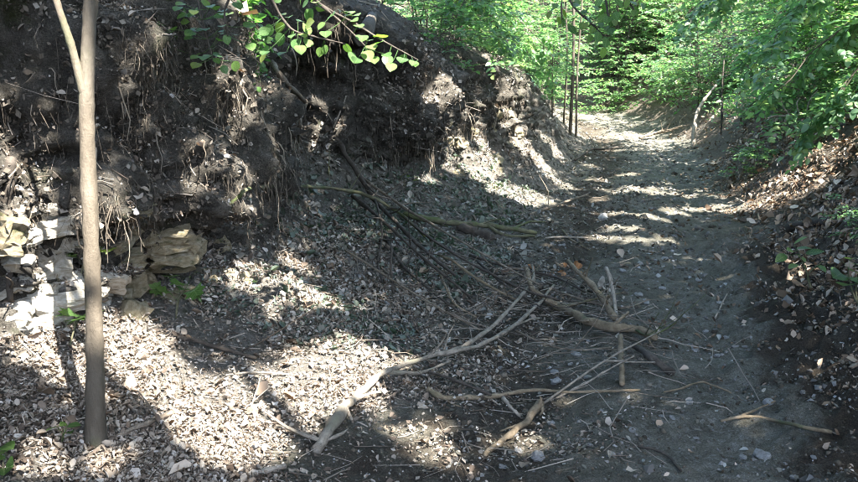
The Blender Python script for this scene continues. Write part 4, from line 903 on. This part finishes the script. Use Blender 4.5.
def add_leaf(o, kind, p, fwd, up, size, inv):
    fwd = norm(fwd); x = norm(np.cross(fwd, up)); up = np.cross(x, fwd)
    l = link('leaf', LM[kind], o); l.matrix_parent_inverse = inv
    l.matrix_basis = Matrix.Translation(Vector(p)) @ Matrix((Vector(x), Vector(fwd), Vector(up))).transposed().to_4x4() @ Matrix.Scale(size, 4)
def sprig(name, label, cat, stems, leaves, kind, size, depth, m='darkwood', sw=(3, 1.5), jitter=.12, fwd0=(0, -.3, -.2), extra=0):
    """stems: lists of (px,py); leaves: (px,py[,scale]) centres; everything near one depth, with its own spread in depth"""
    b = atd(*stems[0][0], depth); o = empty(name, b); tag(o, label, cat); inv = Matrix.Translation(Vector(b)).inverted()
    allp = []
    r_ = np.random.default_rng(len(leaves) + int(depth * 100))
    for st in stems:
        P = np.array([atd(a, c, depth + .03 * i) for i, (a, c) in enumerate(st)])
        me, PP, _ = tube_mesh('stem', P, np.linspace(sw[0], sw[1], len(P)) * .5 * depth / FPX, 6, M[m], origin=b, seed=len(allp)); link('stem', me, o); allp.append(PP)
    allp = np.vstack(allp)
    leaves = list(leaves) + [(a_[0] + r_.normal(0, 9), a_[1] + r_.normal(0, 6)) for a_ in leaves for _ in range(extra)]
    for lf in leaves:
        c = atd(lf[0], lf[1], depth + r_.normal(0, jitter)); s = size * (lf[2] if len(lf) > 2 else r_.uniform(.8, 1.15))
        j = np.argmin(np.linalg.norm(allp - c, axis=1)); fw = norm(c - allp[j]) + np.array(fwd0) * .8 + r_.normal(0, .25, 3)
        fw[2] = min(fw[2], .3); fw = norm(fw); base_ = c - fw * s * .5
        add_leaf(o, kind, base_, fw, norm(np.array([0, -.55, 1]) + r_.normal(0, .3, 3)), s, inv)
        me, _, _ = tube_mesh('stalk', [allp[j], (allp[j] + base_) / 2 - np.array([0, 0, .005]), base_], [.0016, .0013, .001], 4, M['leaf_near'], origin=b, smooth_n=2); link('stalk', me, o)
    return o
sprig('leafy_branch', 'bright sunlit green leaves on a branch hanging into the top of the view', 'branch',
      [[(262, -25), (272, 0), (290, 28), (312, 36), (345, 44)], [(296, -25), (320, 4), (352, 22), (385, 42), (418, 60)], [(322, 6), (345, 26), (365, 46)], [(240, -20), (225, 10), (228, 36)]],
      [(281, 15), (280, 28), (301, 21), (308, 30), (321, 26), (311, 16), (343, 12), (332, 15), (280, 40), (291, 37), (296, 44), (308, 43), (283, 53, 1.1), (325, 50), (348, 49), (362, 38, 1.2), (368, 56, 1.2), (380, 42), (387, 55), (402, 60, 1.1), (391, 67, 1.1), (413, 63), (350, 14), (316, 2), (268, 40), (227, 40), (251, 47), (250, 25), (238, 6), (257, 4), (305, 4), (372, 47), (355, 20)], 'round', .064, 3.9, fwd0=(.1, -.5, -.3), extra=1)
sprig('leafy_branch', 'shaded round green leaves hanging beside the young tree top', 'branch',
      [[(150, -40), (165, 0), (170, 25), (172, 48)], [(110, -30), (120, 4), (124, 36)], [(190, -40), (200, 10), (212, 58)], [(165, 0), (150, 14), (135, 24)]],
      [(129, 3), (141, 6), (161, 2), (151, 10), (128, 12), (159, 24), (172, 29), (124, 38), (141, 41), (161, 49), (172, 40), (194, 12), (206, 4), (196, 56), (207, 55), (213, 48), (217, 61), (106, 25), (103, 8), (182, 16), (215, 8), (200, 30), (188, 38), (222, 26), (118, 20), (148, 30), (180, 4), (230, 14)], 'round', .06, 4.1, fwd0=(0, -.5, -.3), extra=2)
sprig('leafy_branch', 'dark green leaves dangling into the top over the lane', 'branch',
      [[(560, -50), (570, 0), (588, 20), (604, 36)], [(600, -50), (606, 0), (610, 28)], [(570, -40), (562, 0), (562, 20)], [(640, -40), (628, -5), (634, 10)]],
      [(564, 13), (563, 22), (576, 5), (586, 12), (589, 20), (592, 30), (601, 25), (611, 31), (607, 20), (619, 3), (634, 13), (606, 43), (596, 8), (582, 26), (605, 8), (570, 28), (598, 37), (616, 16), (575, 18), (643, 6), (555, 6), (627, 4)], 'oval', .085, 5.2, fwd0=(0, -.2, -.9), extra=1)
def seedling(label, foot, tops, leaves, kind, size, name='seedling', lift=.0):
    f = at(*foot); d = depth_of(f)
    return sprig(name, label, 'plant', [[foot] + t_ for t_ in tops], leaves, kind, size, d - .02, 'mossy', (2.2, 1.2), .03, (0, -.6, .0))
seedling('green lobed seedling at the foot of the ledge', (176, 318), [[(178, 305), (180, 292)], [(178, 300), (186, 288)]], [(168, 276), (160, 290), (182, 289), (197, 295, 1.25), (190, 276), (175, 283), (152, 289)], 'maple', .1)
seedling('green lobed seedling crossing before the young tree at mid height', (74, 330), [[(76, 300), (84, 262), (90, 249)]], [(72, 256), (82, 246), (98, 247), (107, 251), (64, 253)], 'maple', .085)
seedling('broad green leaf cluster just left of the young tree', (70, 345), [[(74, 330), (78, 318)]], [(66, 314, 1.2), (80, 318, 1.3), (92, 316, 1.1), (72, 322)], 'maple', .1)
seedling('tiny green seedling beside the foot of the young tree', (62, 442), [[(62, 434), (63, 428)]], [(52, 428), (63, 424), (74, 425), (70, 432), (56, 434)], 'oval', .06)
seedling('green seedling at the bottom corner of the leaf litter', (2, 478), [[(3, 465), (4, 455)]], [(2, 452), (10, 462), (4, 470, 1.3), (-6, 458), (8, 446)], 'oval', .09)
seedling('green sprout with long leaves on the edge of the leafy slope', (812, 292), [[(806, 270), (798, 250)], [(808, 275), (822, 262)]], [(800, 240), (804, 248), (781, 258), (802, 258), (793, 266), (790, 250), (815, 252), (822, 268)], 'oval', .12)
seedling('large pale green leaves at the right edge of the slope', (858, 305), [[(852, 290), (848, 272)], [(856, 288), (862, 268)]], [(838, 275, 1.2), (850, 268, 1.3), (846, 284, 1.2), (860, 264, 1.2), (858, 280, 1.2), (852, 258)], 'round', .13)
seedling('small fern-like plant at the inner edge of the hollow', (404, 186), [[(400, 178), (408, 172)]], [(392, 178), (400, 176), (408, 176), (416, 180), (410, 170)], 'oval', .08)

def leafy_bough(label, P0, P1, sag, nsp, lsz, seed, m='leaf', rad=.02, spread=.55):
    r_ = np.random.default_rng(seed); t = np.linspace(0, 1, 9)[:, None]; P0, P1 = np.array(P0), np.array(P1)
    C = P0 * (1 - t) + P1 * t + np.array([0, 0, 1]) * (sag * 4 * t * (1 - t)) + r_.normal(0, .04, (9, 3)) * t
    o = empty('leafy_bough', P0); tag(o, label, 'branch', 'leafy boughs over the lane')
    me, PP, _ = tube_mesh('stem', C, np.linspace(rad, .004, 9), 6, M['bark'], origin=P0, seed=seed); link('stem', me, o)
    sp = []; sd_ = []; tw = []
    for k in range(nsp):
        i = r_.integers(int(len(PP) * .25), len(PP)); b = PP[i]; tg = norm(PP[min(i + 1, len(PP) - 1)] - PP[i - 1])
        d = norm(tg * r_.uniform(.1, .9) + np.cross(tg, [0, 0, 1]) * r_.choice([-1, 1]) * r_.uniform(.3, 1) + np.array([0, 0, r_.normal(-.12, .3)]))
        L = spread * r_.uniform(.3, 1.2); e = b + d * L - np.array([0, 0, .15 * L]); tw.append([b, b + d * L * .5, e])
        for m_ in range(3): sp.append(b + (e - b) * r_.uniform(.3, 1)); sd_.append(norm(d + r_.normal(0, .35, 3)))
    sp = np.array(sp); sd_ = np.array(sd_); n = len(sp); up = norm(np.array([0, 0, 1.]) + r_.normal(0, .2, (n, 3))); sx = norm(np.cross(sd_, up)); up = np.cross(sx, sd_); P = []; F = []; NN = []
    for q in range(7):
        sg = 1 if q % 2 else -1; P.append(sp + sd_ * (lsz * .38 * q) - np.array([0, 0, .01 * q * q * lsz])); F.append(sd_ * .6 + sx * sg * (.8 if q < 6 else 0) + r_.normal(0, .2, (n, 3))); NN.append(norm(up + r_.normal(0, .3, (n, 3))))
    P = np.vstack(P); F = norm(np.vstack(F)); NN = np.vstack(NN); g = sun_gap(P, .05); P, F, NN = P[g], F[g], NN[g]; NN = norm(NN - (NN * F).sum(1, keepdims=True) * F)
    Vl, Tl = stamp(P, F, NN, lsz * r_.uniform(.55, 1.2, len(P)), LEAF6)
    f = link('foliage', mesh_np('foliage', Vl - P0, None, Tl, mat=M[m]), o); f['kind'] = 'stuff'
    tw = np.array(tw); tw = tw[sun_gap(tw[:, 2], .05) & sun_gap(tw[:, 1], .05)]
    Vt, Qt = tubes(np.array(tw), np.full((len(tw), 3), .003), 4); link('twigs', mesh_np('twigs', Vt - P0, Qt, mat=M['bark']), o)
for k, (lab, a, b, sag, nsp, sz, mm) in enumerate([
    ('leafy bough reaching lowest over the slope from the right edge', (930, -10, 8.6), (770, 96, 9.2), .25, 62, .105, 'leaf'),
    ('leafy bough crossing the top corner above the slope', (940, -70, 8.2), (770, 40, 8.8), .3, 62, .105, 'leaf'),
    ('leafy bough stretching farthest out over the lane edge', (900, -60, 9.6), (690, 12, 10.5), .35, 46, .095, 'leaf'),
    ('leafy bough hanging at the frame edge above the sunlit leaf band', (950, 10, 8.0), (815, 112, 8.7), .15, 50, .105, 'leaf'),
    ('leafy bough high over the middle of the slope', (860, -90, 10.5), (700, 15, 11), .3, 46, .095, 'leaf'),
    ('shaded leafy bough over the bank beside the top of the young tree', (110, -70, 5.2), (250, 28, 5.6), .15, 40, .07, 'leaf_deep'),
    ('leafy bough leaning out from the eroded bank top over the rim', (400, -60, 10.2), (520, 55, 11.2), .2, 44, .09, 'leaf'),
    ('leafy bough with pale leaves over the bank face past the bulge', (420, -40, 12), (560, 70, 13.5), .3, 50, .09, 'leaf')]):
    leafy_bough(lab, atd(*a), atd(*b), sag, nsp, sz, 300 + k, mm)

# dead leaf tuft on the heap and curled leaves caught on branches
def dead_tuft(label, px, py, n, size, spread, lift, m):
    p = at(px, py, lift); r_ = np.random.default_rng(int(px)); o_ = empty('dead_leaf_tuft', p); tag(o_, label, 'dead leaves')
    me_b = mesh_np('leaf', CURL[0] * np.array([1, 1, 1.6]), None, CURL[1], smooth=False, mat=m); inv = Matrix.Translation(Vector(p)).inverted()
    for i in range(n):
        q = p + r_.normal(0, 1, 3) * np.array(spread); q[2] = max(q[2], ground_z(q[0], q[1]) + .01)
        fw = norm(r_.normal(size=3) * np.array([1, 1, .5])); up = norm(r_.normal(size=3) + np.array([0, -.4, .8])); x = norm(np.cross(fw, up)); up = np.cross(x, fw)
        l = link('leaf', me_b, o_); l.matrix_parent_inverse = inv
        l.matrix_basis = Matrix.Translation(Vector(q)) @ Matrix((Vector(x), Vector(fw), Vector(up))).transposed().to_4x4() @ Matrix.Scale(size * r_.uniform(.7, 1.3), 4)
M['rust'] = island_mat('rust_leaf', [(0, (0.3, 0.14, 0.06)), (1, (0.42, 0.22, 0.1))], .8, .2, grain=30)
M['palel'] = island_mat('pale_leaf', [(0, (0.4, 0.36, 0.3)), (1, (0.5, 0.46, 0.4))], .8, .2, grain=30)
dead_tuft('rust-brown dead leaf tuft behind the heap', 560, 269, 12, .075, (.12, .08, .03), .03, M['rust'])
dead_tuft('pale curled leaf caught on the upright stick of the heap', 605, 283, 4, .08, (.015, .015, .06), .16, M['palel'])
dead_tuft('pale curled leaf hanging at the end of the mossy branch', 411, 208, 4, .09, (.015, .015, .06), .12, M['palel'])
dead_tuft('pale withered leaf on a twig below the arching branch', 314, 207, 4, .08, (.03, .02, .04), .12, M['palel'])

# ------------------------------------------------------------------ unseen shade trees, leaves cut from their crowns to light the picked places
ex = [(tp(88, 30), .12), (tp(90, 190), .14), (tp(87, 65), .07), (tp(92, 262), .06), (atd(190, 15, 5.4), .22), (atd(235, 25, 5.5), .16), (atd(300, 30, 3.9), .24), (atd(345, 40, 3.9), .24), (atd(375, 48, 3.9), .22), (atd(405, 62, 3.9), .2), (tp(160, 285, .3), .1), (tp(195, 293, .3), .12), (tp(72, 20), .05)]
LP = np.vstack([LP] + [e[0][None] for e in ex]); LR_ = np.concatenate([LR_, [e[1] for e in ex]])
nC = 165000
gxy = np.stack([rng.uniform(-8.5, 9.5, nC), rng.uniform(0.2, 19.0, nC)], 1)
Hc = rng.uniform(6.5, 10.5, nC)
CP = np.stack([gxy[:, 0], gxy[:, 1], np.zeros(nC)], 1) + SUN / SUN[2] * Hc[:, None]
CP += 0.25 * np.stack([fbm(CP + 31 * i, .9, 2) for i in range(3)], 1)
CP = CP[(fbm(CP, .8, 2) > -0.8) & (rng.random(nC) < np.where((gxy[:, 0] > 1.2) & (gxy[:, 0] < 4.6) & (gxy[:, 1] > 11), .6, 1 - sstep(gxy[:, 1], 11.0, 14.0)) * np.where((gxy[:, 0] > 3.3 - .25 * (gxy[:, 1] - 8.6)) & (gxy[:, 1] > 8.8) & (gxy[:, 1] < 12) | (gxy[:, 0] > 4.2) & (gxy[:, 1] > 8), .15, 1))]  # crown cover thinned by area to set how much sun falls there
keep = sun_gap(CP, 0.075)
CP = CP[keep]
trunks = [(-6.2, 3.5, 'left bank crest above the ledge'), (-6.6, 9.0, 'bank crest above the hollow'), (7.2, 4.5, 'opposite slope beside the view'), (8.6, 9.5, 'opposite slope high up'), (4.2, -3.2, 'slope behind the viewpoint'), (-3.2, -4.0, 'bank behind the viewpoint')]
tx = np.array([(a, b) for a, b, _ in trunks]); own = np.argmin(np.hypot(CP[:, None, 0] - tx[None, :, 0], CP[:, None, 1] - tx[None, :, 1]), axis=1)
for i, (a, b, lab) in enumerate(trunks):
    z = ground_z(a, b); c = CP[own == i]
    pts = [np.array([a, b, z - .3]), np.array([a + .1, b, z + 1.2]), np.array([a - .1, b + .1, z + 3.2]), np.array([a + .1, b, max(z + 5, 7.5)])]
    tree('shade_tree', 'tall unseen broadleaf tree, crown shaped for shade, on the ' + lab, 'tree', (a, b, z), pts, [.26, .2, .17, .12], c, .195, leafm='canopy', limbs=12, group='unseen trees shading the lane', seed=40 + i)
